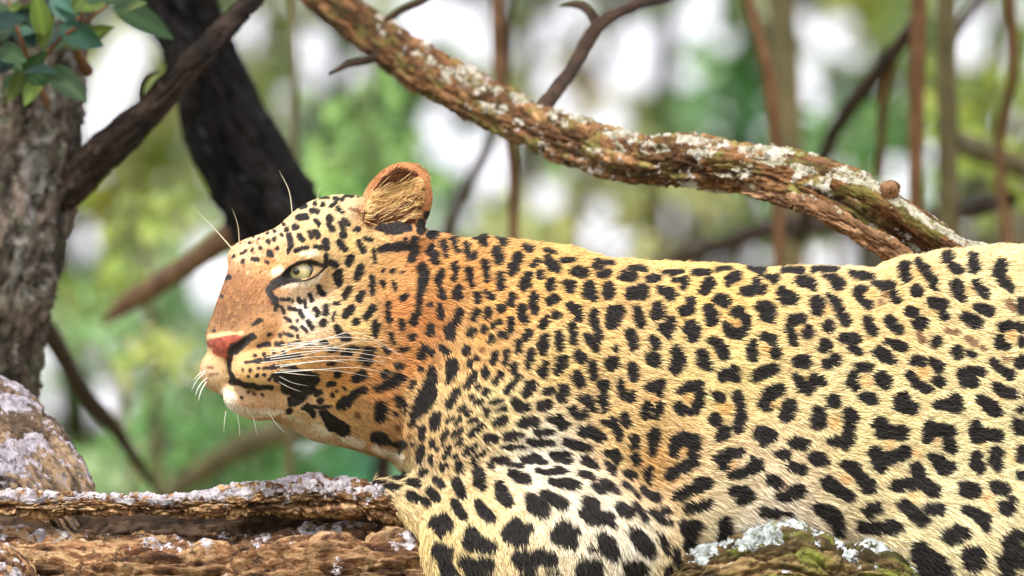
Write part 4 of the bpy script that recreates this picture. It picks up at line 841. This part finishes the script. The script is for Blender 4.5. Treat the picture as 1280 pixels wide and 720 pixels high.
# eye opening, nostril and mouth are cut where the skin lies
EYE = surf(380, 339)
_c = []
for k, (mx_, my_) in enumerate([(288, 453), (289, 466), (291, 478), (302, 484), (320, 485), (342, 487), (362, 493), (380, 500)]):
    _c.append(surf(mx_, my_))
_n0, _n1 = surf(296, 438), surf(313, 424)
_s = [surf(292, 440), surf(300, 432)]
ell(EYE + [0, 0, -1], (26, 9.6, 12), 4, rot2(-20), sub=True)
for p_, q_ in zip(_c[:-1], _c[1:]):
    cap(p_ + [0, 0, -1], 2.4, q_ + [0, 0, -1], 2.4, 4, sub=True)
cap(_n0 + [0, 0, 0], 4.5, _n1, 2.5, 4, sub=True)

Vp, Qp = surface_nets()
Np = vnormals(Vp, Qp)
g_ = grad(Vp[:50])
if (g_ * Np[:50]).sum() < 0: Qp = Qp[:, ::-1].copy()
Vp, Qp = subdivide(Vp, Qp)
for _ in range(2):
    Np = vnormals(Vp, Qp)
    Vp = Vp - Np * np.clip(sdf(Vp), -3, 3)[:, None]
Np = vnormals(Vp, Qp)
Wp = L2W(Vp)
ppx, ppy = proj(Wp)
colr = np.ones((len(Wp), 4), np.float32); colr[:, :3] = sample(COATMAP, ppx, ppy)
wet = sample(WETMAP, ppx, ppy)
# faces in world: local (x, y down, d) -> (x, d, -y) keeps orientation
leopard = mesh_obj('leopard', Wp, Qp, coat_material(), None, True, {'Col': ('FLOAT_COLOR', colr), 'wet': ('FLOAT', wet)})
tag(leopard, 'spotted golden leopard lying on the lichen crusted limb, gazing away', 'leopard')

# ------------------------------------------------------------------ fur
def noseflow(P):
    c = np.array(H(205, -10, 0)); v = P - c
    v[:, 2] *= 0.7
    return v / (np.linalg.norm(v, axis=1)[:, None] + 1e-6)
def make_fur(N):
    A = Vp[Qp]
    cr = np.cross(A[:, 2] - A[:, 0], A[:, 3] - A[:, 1]) * 0.5
    area = np.linalg.norm(cr, axis=1); nrm = cr / (area[:, None] + 1e-9)
    cen = A.mean(1)
    inx = (cen[:, 0] < 1330) & (cen[:, 1] < 770)
    face = -nrm[:, 2]
    w = area * np.where(inx, np.where(face > -0.45, 1.0, 0.08), 0.03)
    head = (cen[:, 0] < 545) & (cen[:, 1] < 580)
    w *= np.where(head, 2.0, 1.0)
    w *= np.where((cen[:, 1] > 690) & inx, 0.7, 1.0)
    f = rng.choice(len(Qp), N, p=w / w.sum())
    u, v = rng.random(N)[:, None], rng.random(N)[:, None]
    P = (A[f, 0] * (1 - u) * (1 - v) + A[f, 1] * u * (1 - v) + A[f, 2] * u * v + A[f, 3] * (1 - u) * v)
    Nn = Np[Qp[f]].mean(1); Nn /= np.linalg.norm(Nn, axis=1)[:, None]
    # nothing grows on nose leather or over the eye
    x, y, d = P[:, 0], P[:, 1], P[:, 2]
    px, py = proj(L2W(P))
    bald = (sample(WETMAP, px, py) > 0.4) & (Nn[:, 2] < 0.3)
    ex, ey = px - 380, py - 339
    er = np.hypot((ex * .94 - ey * .34) / 26, (ex * .34 + ey * .94) / 11)
    bald |= (er < 1) & (Nn[:, 2] < 0.3)
    keep = ~bald
    P, Nn, px, py = P[keep], Nn[keep], px[keep], py[keep]
    x, y, d = P[:, 0], P[:, 1], P[:, 2]; n = len(P)
    body = np.tile(np.array([1.0, 0.22, 0.0]), (n, 1))
    wob = vnoise(np.stack([x / 60, y / 60, d / 60], -1)) - 0.5
    body[:, 1] += 0.7 * wob + 0.35 * sstep(450, 650, y)
    leg = np.tile(np.array([0.15, 1.0, 0.0]), (n, 1))
    wl_ = np.exp(-(((x - 690) / 150) ** 2 + ((y - 690) / 100) ** 2)) * (d < -40)
    fl = body * (1 - wl_[:, None]) + leg * wl_[:, None]
    # neck and throat sweep down and back
    wn_ = np.exp(-(((x - 560) / 70) ** 2 + ((y - 480) / 120) ** 2))
    fl = fl * (1 - wn_[:, None]) + np.array([0.45, 0.9, 0.0]) * wn_[:, None]
    hd = sstep(545, 500, x) * sstep(600, 575, y)
    fl = fl * (1 - hd[:, None]) + noseflow(P.copy()) * hd[:, None]
    ear = (np.hypot((px - 497) / 48, (py - 256) / 54) < 1) & (py < 296)
    fl[ear] = np.array([0.35, -0.9, 0.0])
    fl = fl - (fl * Nn).sum(1)[:, None] * Nn
    fl /= np.linalg.norm(fl, axis=1)[:, None] + 1e-6
    ln = 11.0 + 4.5 * sstep(560, 700, y)
    ln = ln * (1 - hd) + hd * (3.2 + 4.5 * sstep(320, 470, x))
    muz = np.exp(-(((px - 305) / 60) ** 2 + ((py - 430) / 60) ** 2))
    ln = ln * (1 - 0.15 * muz)
    ruff = np.exp(-(((px - 490) / 40) ** 2 + ((py - 490) / 70) ** 2)) ; ln = ln + 5 * ruff
    chin = np.exp(-(((px - 310) / 40) ** 2 + ((py - 512) / 10) ** 2)); ln = ln + 4 * chin
    qe = np.linalg.norm(((P - EAR_C) @ EAR_A.T) / EAR_R, axis=1)      # on the wall of the ear cup
    inner = (qe > 0.85) & (qe < 1.12) & (np.hypot((px - 493) / 50, (py - 256) / 58) < 1) & (py < 280) & (d < 10)
    fl[inner] = np.array([0.9, -0.38, 0.0]); fl[inner] -= (fl[inner] * Nn[inner]).sum(1)[:, None] * Nn[inner]; fl[inner] /= np.linalg.norm(fl[inner], axis=1)[:, None] + 1e-6
    rim = (1 - np.hypot(((px - 491) * EAR_A[0, 0] + (py - 256) * EAR_A[0, 1]) / 36, ((px - 491) * EAR_A[1, 0] + (py - 256) * EAR_A[1, 1]) / 52)) * 60 + np.clip(500 - px, 0, 40) * 0.7
    ln[ear] = 3.2
    ln[inner] = np.clip(rng.uniform(10, 26, inner.sum()), 2.5, np.maximum(2.5, rim[inner] * 0.8))
    ln = ln * rng.uniform(0.6, 1.25, n)
    lift = np.where(ear, 0.5, 0.30) + 0.22 * rng.standard_normal(n) * 0.6
    lift = np.clip(lift, 0.05, 1.0)
    jit = rng.standard_normal((n, 3)) * 0.16
    clump = np.stack([vnoise(P / 6.0 + o) - 0.5 for o in (0, 9.1, 17.7)], -1) * 0.75
    dirv = fl + jit + clump; dirv -= (dirv * Nn).sum(1)[:, None] * Nn * 0.9
    dirv /= np.linalg.norm(dirv, axis=1)[:, None] + 1e-6
    pts = np.zeros((n, 4, 3)); T = [0, 0.35, 0.7, 1.0]
    for k, t in enumerate(T):
        pts[:, k] = P - Nn * 0.6 + dirv * (ln * t)[:, None] + Nn * (ln * lift * (t - 0.45 * t * t) * 1.3)[:, None]
    # markings are laid out where the hair is seen, half way along it
    mid = pts[:, 2]
    mx, my = proj(L2W(mid))
    c = sample(COATMAP, mx, my)
    br = 1 + (0.20 + 0.14 * hd) * rng.standard_normal(n)
    c = c * np.clip(br, 0.55, 1.5)[:, None]
    # ear: rim rust, inside straw with dark roots
    stripe = vnoise(np.stack([(px * 0.38 + py * 0.92) / 5.0, (px * 0.92 - py * 0.38) / 70.0, px * 0], -1))
    ein = np.where(stripe[:, None] > 0.52, lin((236, 196, 140)), lin((96, 58, 36)))
    c[inner] = (ein * np.clip(br, .5, 1.5)[:, None])[inner]
    W = L2W(pts.reshape(-1, 3))
    cv = bpy.data.hair_curves.new('fur')
    cv.add_curves([4] * n)
    cv.attributes['position'].data.foreach_set('vector', W.astype(np.float32).ravel())
    rad = np.tile(np.array([0.42, 0.40, 0.28, 0.05]) * S, (n, 1)) * np.where(inner, 1.3, 1.0)[:, None] * (1 - 0.25 * hd[:, None])
    ra = cv.attributes.get('radius') or cv.attributes.new('radius', 'FLOAT', 'POINT')
    ra.data.foreach_set('value', rad.astype(np.float32).ravel())
    ca = cv.attributes.new('Col', 'FLOAT_COLOR', 'CURVE')
    cc = np.ones((n, 4), np.float32); cc[:, :3] = np.clip(c, 0, 0.95)
    ca.data.foreach_set('color', cc.ravel())
    cv.materials.append(fur_material())
    o = bpy.data.objects.new('fur', cv); COL.objects.link(o); o.parent = leopard
    tag(o, kind='stuff')
make_fur(460000)

# ------------------------------------------------------------------ eye, whiskers, lashes
def ball(name, c, r, mat, parent, nseg=32, nring=20, front=None):
    f = np.asarray(front, float); f /= np.linalg.norm(f)
    a = np.cross(f, [0, 0, 1.0]); a /= np.linalg.norm(a); b = np.cross(f, a)
    vs = []; fs = []
    for i in range(nring + 1):
        th = math.pi * i / nring
        for j in range(nseg):
            ph = 2 * math.pi * j / nseg
            bul = 1.0 + 0.10 * math.exp(-(th / 0.55) ** 2)
            vs.append(c + r * bul * (f * math.cos(th) + (a * math.cos(ph) + b * math.sin(ph)) * math.sin(th)))
    for i in range(nring):
        for j in range(nseg):
            fs.append((i * nseg + j, i * nseg + (j + 1) % nseg, (i + 1) * nseg + (j + 1) % nseg, (i + 1) * nseg + j))
    th = np.repeat(np.linspace(0, math.pi, nring + 1), nseg)
    return mesh_obj(name, vs, np.array(fs), mat, parent, True, {'ang': ('FLOAT', th)})
def eye_material():
    m, nt, b, _ = new_mat('leopard_eye')
    a = attr_node(nt, 'ang'); tc = nt.nodes.new('ShaderNodeTexCoord')
    n = noise_node(nt, 700, 4, 0.6, tc.outputs['Object'])
    s = math_node(nt, 'ADD', math_node(nt, 'MULTIPLY', a.outputs['Fac'], 1 / math.pi), math_node(nt, 'MULTIPLY', math_node(nt, 'SUBTRACT', n.outputs[0], 0.5), 0.02))
    r = ramp_node(nt, s, [(0.0, (0.004, 0.004, 0.004)), (0.060, (0.004, 0.004, 0.004)), (0.078, (0.40, 0.34, 0.15)), (0.17, (0.58, 0.52, 0.28)), (0.265, (0.36, 0.30, 0.13)), (0.295, (0.03, 0.022, 0.015)), (0.5, (0.02, 0.015, 0.012))])
    nt.links.new(r.outputs[0], b.inputs['Base Color'])
    b.inputs['Roughness'].default_value = 0.06; b.inputs['Specular IOR Level'].default_value = 0.5
    b.inputs['Coat Weight'].default_value = 1.0; b.inputs['Coat Roughness'].default_value = 0.02
    return m
def spike(name, pts, r0, mat, seg=10, sides=5):
    """thin tapered curved hair through local px points"""
    C = catmull(np.array(pts, float), max(2.0, np.linalg.norm(np.array(pts[-1]) - np.array(pts[0])) / seg))
    c = L2W(C); n = len(c)
    T = np.gradient(c, axis=0); T /= np.linalg.norm(T, axis=1)[:, None] + 1e-12
    A = np.cross(T, -FWD + 0.1 * UP); A /= np.linalg.norm(A, axis=1)[:, None] + 1e-12; B = np.cross(T, A)
    rr = r0 * S * (1 - np.linspace(0, 1, n) ** 2.0 * 0.92)
    th = np.linspace(0, 2 * math.pi, sides, endpoint=False)
    P = c[:, None] + (A[:, None] * np.cos(th)[None, :, None] + B[:, None] * np.sin(th)[None, :, None]) * rr[:, None, None]
    idx = np.arange(n * sides).reshape(n, sides); nx = np.roll(idx, -1, 1)
    F = np.stack([idx[:-1], nx[:-1], nx[1:], idx[1:]], -1).reshape(-1, 4)
    return mesh_obj(name, P.reshape(-1, 3), F, mat, leopard)
EYE_DIR = -FWD * 0.94 - RIGHT * 0.34 - UP * 0.02
ec = L2W((EYE + np.array([0, 0, 22.0]))[None])[0]
ball('eye', ec, 19.5 * S, eye_material(), leopard, front=EYE_DIR)
M_whisk = plain('whisker', (0.85, 0.82, 0.74), 0.4, 0.4, 0.08)
M_brow = plain('brow_whisker', (0.42, 0.38, 0.26), 0.5, 0.3, 0.1)
WH = [[(350, 428), (395, 423), (437, 418)], [(352, 436), (400, 430), (441, 425)], [(345, 446), (400, 437), (455, 441), (505, 449)], [(340, 452), (400, 446), (450, 446), (498, 455)], [(338, 458), (390, 452), (440, 448), (480, 452)],
      [(345, 462), (400, 459), (450, 460), (494, 466)], [(350, 440), (400, 427), (452, 417), (485, 430), (513, 451)], [(352, 444), (410, 424), (462, 421), (490, 424)], [(356, 464), (384, 466), (402, 469)], [(350, 470), (368, 477), (388, 484)], [(348, 476), (366, 483), (380, 489)],
      [(352, 432), (410, 432), (470, 428), (508, 445)], [(347, 450), (385, 440), (420, 436), (452, 434)], [(343, 455), (380, 455), (415, 450), (446, 452)], [(355, 430), (380, 427), (402, 428), (424, 433)], [(349, 459), (395, 463), (432, 465), (470, 473)], [(354, 441), (392, 433), (430, 436), (472, 440)]]
WH = [[(w[0][0] + random.uniform(-14, 18), w[0][1] + random.uniform(-3, 3))] + [(x + random.uniform(-3, 3), y + random.uniform(-2.5, 2.5)) for x, y in w[1:]] for w in WH]
for k, w in enumerate(WH):
    p0 = surf(*w[0])
    pts = [p0]
    for i, (x, y) in enumerate(w[1:], 1):
        q = surf(x, y); pts.append(np.array([x, y, q[2] - 5 - 2.5 * i - (k % 3) * 2], float))
    spike('whisker', pts, random.uniform(0.4, 0.6), M_whisk)
def free(px, py, d): return np.array([px, py, d], float)
nd = surf(268, 470)[2]
for a, b, c in [((262, 464), (252, 472), (244, 486)), ((264, 470), (254, 480), (248, 494)), ((262, 476), (256, 486), (252, 500)), ((266, 460), (254, 466), (246, 474))]:
    spike('whisker', [free(*a, nd + 4), free(*b, nd + 2), free(*c, nd - 4)], 0.7, M_whisk)
fd = surf(310, 305)[2]
spike('brow_whisker', [free(301, 306, fd + 6), free(299, 282, fd), free(292, 260, fd - 10)], 0.90, M_brow)
spike('brow_whisker', [free(292, 312, fd + 30), free(272, 290, fd + 55), free(246, 264, fd + 90)], 0.98, M_brow)
fd2 = surf(366, 272)[2]
spike('brow_whisker', [free(366, 268, fd2), free(362, 240, fd2 + 10), (free(349, 213, fd2 + 25))], 0.83, M_brow)
spike('brow_whisker', [free(394, 256, fd2 + 30), free(398, 240, fd2 + 40), (free(403, 230, fd2 + 50))], 0.45, M_brow)
cdp = surf(345, 508)[2]
for a, b, c in [((338, 512), (348, 528), (360, 540)), ((300, 515), (302, 528), (303, 545)), ((318, 515), (322, 530), (324, 542)), ((286, 512), (284, 526), (283, 540))]:
    spike('chin_hair', [free(*a, cdp), free(*b, cdp + 2), free(*c, cdp + 4)], 0.45, M_whisk)
# ------------------------------------------------------------------ forest behind
BG = [(20, 20, 70, 90, 60), (150, 200, 165, 178, 90), (200, 260, 160, 180, 100), (300, 80, 160, 190, 110), (350, 30, 165, 190, 105), (330, 180, 120, 160, 100), (440, 150, 120, 165, 110), (420, 230, 70, 125, 70), (560, 110, 100, 130, 75), (480, 200, 80, 120, 80), (400, 130, 150, 185, 130), (560, 210, 95, 150, 120),
      (130, 270, 165, 170, 70), (200, 300, 130, 165, 115), (110, 350, 110, 145, 80), (150, 420, 150, 180, 140), (220, 380, 120, 160, 120), (230, 440, 130, 175, 130), (200, 520, 150, 190, 130), (180, 590, 140, 180, 110), (300, 560, 90, 130, 70), (250, 590, 105, 150, 80), (380, 570, 60, 90, 60), (470, 580, 95, 165, 120), (60, 560, 90, 120, 60),
      (600, 280, 130, 160, 110), (700, 290, 150, 155, 105), (680, 220, 150, 150, 110), (850, 290, 145, 140, 110), (800, 310, 165, 150, 120), (780, 180, 150, 165, 110), (880, 140, 105, 155, 100), (930, 90, 70, 115, 70), (900, 60, 90, 130, 70), (980, 30, 140, 140, 120), (1020, 160, 85, 125, 90), (1060, 200, 60, 95, 65), (950, 160, 60, 105, 70),
      (1040, 270, 120, 130, 90), (1000, 320, 140, 135, 95), (900, 300, 90, 80, 60), (1120, 40, 110, 130, 85), (1120, 170, 80, 110, 80), (1170, 230, 90, 125, 70), (1240, 110, 130, 160, 75), (1250, 200, 140, 140, 90), (1240, 290, 145, 130, 105), (1270, 30, 110, 140, 70), (1080, 10, 140, 165, 80), (640, 60, 120, 130, 90), (720, 120, 170, 150, 120), (600, 20, 130, 145, 110), (1100, 300, 130, 120, 90)]
HOLES = [(322, 37, 15), (163, 62, 15), (150, 95, 14), (138, 125, 15), (112, 165, 12), (96, 300, 13), (88, 325, 11), (48, 448, 9), (65, 500, 10), (100, 535, 14), (138, 503, 12), (262, 318, 13), (266, 345, 12), (262, 365, 10), (395, 60, 12), (430, 85, 12), (408, 100, 12), (545, 20, 15), (585, 25, 16), (592, 58, 14), (520, 42, 10), (510, 15, 11),
         (548, 150, 13), (570, 192, 14), (545, 185, 7), (590, 180, 9), (630, 205, 16), (655, 215, 13), (680, 248, 15), (610, 225, 12), (622, 185, 10), (680, 42, 17), (676, 100, 15), (648, 62, 7), (720, 15, 11), (740, 60, 8), (795, 55, 20), (840, 40, 22), (875, 20, 18), (810, 95, 16), (830, 80, 12), (765, 150, 14), (740, 168, 13), (705, 130, 9), (770, 100, 11),
         (750, 266, 8), (738, 300, 10), (832, 272, 11), (770, 302, 6), (935, 32, 8), (905, 52, 7), (1005, 88, 15), (1030, 50, 12), (1052, 32, 8), (1086, 65, 9), (985, 165, 7), (1005, 30, 8), (1018, 120, 6), (1090, 115, 7), (1208, 62, 15), (1240, 25, 13), (1252, 62, 10), (1222, 22, 10), (1256, 155, 6), (1225, 235, 9), (1138, 238, 12), (1118, 216, 9), (1060, 322, 14), (1085, 330, 12), (1035, 330, 12),
         (1000, 290, 6), (940, 327, 7), (905, 333, 7), (470, 575, 7), (582, 268, 6), (380, 545, 3), (700, 160, 8), (860, 95, 7), (1270, 10, 8), (455, 5, 6), (1100, 105, 5), (1060, 70, 4)]
HOLES = [(x, y, r + (6 if x < 300 else 4 if x < 450 else 1.5)) for x, y, r in HOLES]
def sat(c, k=1.12):
    l = (c @ np.array([0.3, 0.6, 0.1]))[:, None]
    return np.maximum(l + (c - l) * k, 0.004)
def forest():
    TREES = [(90, 250, 'yellow green leafy tree filling the gap beside the grey trunk'), (330, 120, 'light green leafy tree behind the dark leaning trunk'), (200, 500, 'pale green leafy tree behind the leopard muzzle'), (470, 180, 'deep green leafy tree behind the leopard ear'), (660, 180, 'sparse olive tree with many sky gaps behind the arching branch'),
             (830, 260, 'brownish thin leaved tree behind the leopard back'), (930, 80, 'dark green dense tree behind the bent orange stem'), (1090, 150, 'green leafy tree behind the straight reddish stem'), (1240, 180, 'olive green tree behind the thick olive grey stem'), (420, 580, 'dark green tree seen below the leopard jaw'),
             (-700, 200, 'broad green tree standing well beyond the grey trunk'), (-1300, 250, 'tall light green tree far past the grey trunk'), (-2000, 150, 'outermost olive tree on the grey trunk side'),
             (1950, 200, 'broad green tree standing beyond the leopard hindquarters'), (2600, 250, 'tall light green tree far past the leopard tail'), (3300, 150, 'outermost olive tree on the leopard tail side')]
    dm0 = 13.0
    n = 230000
    kx = (DIST + dm0) / DIST
    px = rng.uniform(-500, 1780, n); py = rng.uniform(-520, 1150, n)
    no = 75000
    ox = rng.uniform(-2500, 3800, no); oy = rng.uniform(-800, 1400, no)
    om = (ox < -480) | (ox > 1760) | (oy < -500) | (oy > 1130)
    om &= vnoise(np.stack([ox / 30, oy / 30, ox * 0 + 5], -1)) > 0.16
    px = np.concatenate([px, ox[om]]); py = np.concatenate([py, oy[om]])
    big = np.concatenate([np.ones(n), np.full(om.sum(), 2.3)]); n = len(px)
    dm = dm0 + rng.uniform(-0.9, 0.9, n) + 0.8 * (vnoise(np.stack([px / 160, py / 160, px * 0], -1)) - 0.5)
    keep = np.ones(n, bool)
    for (hx, hy, hr) in HOLES:
        keep &= np.hypot(px - hx, py - hy) > hr + 6.5
    keep &= (vnoise(np.stack([px / 24, py / 24, px * 0 + 15], -1)) > 0.15) | (px < 500) | (py > 400)
    for _ in range(30):
        hx, hy, hr = random.uniform(500, 1280), random.uniform(-30, 345), random.uniform(-3, 3.5)
        keep &= np.hypot(px - hx, py - hy) > hr + 9
    for _ in range(45):
        hx, hy, hr = random.uniform(30, 500), random.uniform(-30, 620), random.uniform(-4, 1.5)
        keep &= np.hypot(px - hx, py - hy) > hr + 9
    for _ in range(300):
        hx, hy, hr = random.uniform(-500, 1780), random.uniform(-520, 1150), random.uniform(-2, 7)
        if not (-40 < hx < 1320 and -40 < hy < 760): keep &= np.hypot(px - hx, py - hy) > hr + 9
    px, py, dm, big = px[keep], py[keep], dm[keep], big[keep]; n = len(px)
    num = np.zeros((n, 3)); den = np.zeros(n)
    for (x, y, r, g, b) in BG:
        w = 1 / ((px - x) ** 2 + (py - y) ** 2 + 300.0) ** 1.5
        num += w[:, None] * lin((r, g, b)); den += w
    c = num / den[:, None]
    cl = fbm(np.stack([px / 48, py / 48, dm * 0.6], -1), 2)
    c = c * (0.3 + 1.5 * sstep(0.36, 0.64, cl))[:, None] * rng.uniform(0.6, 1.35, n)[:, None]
    tc = np.array([(t[0], t[1]) for t in TREES], float)
    jx = px + 90 * (vnoise(np.stack([px / 70, py / 70, px * 0 + 3], -1)) - 0.5); jy = py + 90 * (vnoise(np.stack([px / 70, py / 70, px * 0 + 8], -1)) - 0.5)
    own = np.argmin((jx[:, None] - tc[:, 0]) ** 2 + (jy[:, None] - tc[:, 1]) ** 2, axis=1)
    W = V(px, py, dm)
    ax = rng.standard_normal((n, 3)) + np.array([0, 0, -0.5]); ax /= np.linalg.norm(ax, axis=1)[:, None]
    nr = rng.standard_normal((n, 3)) * 0.8 + np.array([0, -0.8, 0.6]); nr -= (nr * ax).sum(1)[:, None] * ax; nr /= np.linalg.norm(nr, axis=1)[:, None]
    sd_ = np.cross(ax, nr)
    L = (big * rng.uniform(0.013, 0.025, n))[:, None]; Wd = L * rng.uniform(0.45, 0.65, n)[:, None]
    vs = np.stack([W - ax * L, W + sd_ * Wd - ax * L * 0.1 + nr * L * 0.15, W + ax * L, W - sd_ * Wd - ax * L * 0.1 + nr * L * 0.15], 1)
    lm = leaf_material('forest_leaf', 0.5, 0.35)
    for k, (tx, ty, lab) in enumerate(TREES):
        m = own == k
        v = vs[m].reshape(-1, 3); q = np.arange(len(v)).reshape(-1, 4)
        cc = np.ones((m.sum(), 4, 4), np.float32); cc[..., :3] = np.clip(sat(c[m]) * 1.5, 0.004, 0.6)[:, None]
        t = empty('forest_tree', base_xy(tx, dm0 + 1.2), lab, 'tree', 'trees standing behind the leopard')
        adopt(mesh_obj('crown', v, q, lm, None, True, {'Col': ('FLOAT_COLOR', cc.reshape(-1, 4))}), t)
        gp = ground_py(dm0 + 1.2, -0.3)
        limb('trunk', [(tx + 10, gp, dm0 + 1.2, 60), (tx, 1200, dm0 + 1.2, 40), (tx + 15, 700, dm0 + 1.15, 30), (tx - 10, 300, dm0 + 1.1, 20), (tx + 10, -100, dm0 + 1.1, 10), (tx, -420, dm0 + 1.1, 3)], M_stem2, t, step=20, around=12, seed=60 + k)
forest()
def understorey():
    """loose leafy saplings between the leopard and the forest"""
    lm = leaf_material('understorey_leaf', 0.45, 0.4)
    SP = [(170, 240, 4.5, 'yellow green leafy sapling between the grey trunk and the dark trunk', (132, 152, 80), 110, 150), (150, 470, 5.5, 'mint green leafy sapling behind the thin dark twig beside the muzzle', (120, 165, 105), 120, 130),
          (460, 170, 5.0, 'fresh green leafy sapling between the dark trunk and the leopard ear', (105, 138, 78), 90, 110), (1030, 200, 6.0, 'dark green leafy sapling behind the lichen covered branch', (62, 92, 48), 150, 120),
          (1250, 130, 5.0, 'olive leafy sapling beyond the thick olive grey stem', (120, 140, 60), 90, 120), (330, 570, 5.0, 'deep green leafy sapling low behind the leopard chin', (62, 98, 52), 130, 50), (720, 260, 6.0, 'pale olive leafy sapling behind the leopard shoulders', (135, 140, 90), 130, 60)]
    hx = np.array(HOLES)
    for k, (cx, cy, dm, lab, colr_, rx, ry) in enumerate(SP):
        n = 420
        g = rng.integers(0, 9, n)
        ce = np.stack([rng.normal(cx, rx * 0.6, 9), rng.normal(cy, ry * 0.6, 9)], -1)
        px = ce[g, 0] + rng.normal(0, 26, n); py = ce[g, 1] + rng.normal(0, 22, n); dd = dm + rng.normal(0, 0.25, n)
        near = (np.hypot(px[:, None] - hx[:, 0], py[:, None] - hx[:, 1]) < hx[:, 2] + 14).any(1)
        px, py, dd, g = px[~near], py[~near], dd[~near], g[~near]; n = len(px)
        W = V(px, py, dd)
        ax = rng.standard_normal((n, 3)) + [0, 0, -0.6]; ax /= np.linalg.norm(ax, axis=1)[:, None]
        nr = rng.standard_normal((n, 3)) * 0.7 + [0, -0.5, 0.9]; nr -= (nr * ax).sum(1)[:, None] * ax; nr /= np.linalg.norm(nr, axis=1)[:, None]
        sd_ = np.cross(ax, nr); L = rng.uniform(0.012, 0.022, n)[:, None]
        vs = np.stack([W - ax * L, W + sd_ * L * 0.55 + nr * L * 0.15, W + ax * L, W - sd_ * L * 0.55 + nr * L * 0.15], 1)
        cc = np.ones((n, 4, 4)); cc[..., :3] = np.clip(lin(colr_) * (0.5 + 1.6 * rng.random(9)[g] ** 1.5)[:, None] * rng.uniform(0.7, 1.3, n)[:, None] * 1.5, 0, 0.7)[:, None]
        t = empty('leafy_sapling', base_xy(cx, dm), lab, 'sapling', 'leafy saplings behind the leopard')
        adopt(mesh_obj('crown', vs.reshape(-1, 3), np.arange(4 * n).reshape(-1, 4), lm, None, True, {'Col': ('FLOAT_COLOR', cc)}), t)
        limb('stem', [(cx + 25, ground_py(dm, -0.1), dm, 12), (cx + 10, 1200, dm, 8), (cx + 15, cy + 120, dm, 5), (cx, cy, dm, 3), (cx + 8, cy - ry, dm, 1)], M_stem2, t, step=14, around=8, seed=80 + k)
        for j in range(5):
            limb('twig', [(cx + 6, cy + 70 - 22 * j, dm, 2.5), ((cx + ce[j, 0]) / 2, (cy + ce[j, 1]) / 2 + 10, dm, 2), (ce[j, 0], ce[j, 1], dm, 0.8)], M_stem2, t, step=10, around=6, seed=90 + k * 5 + j)
understorey()
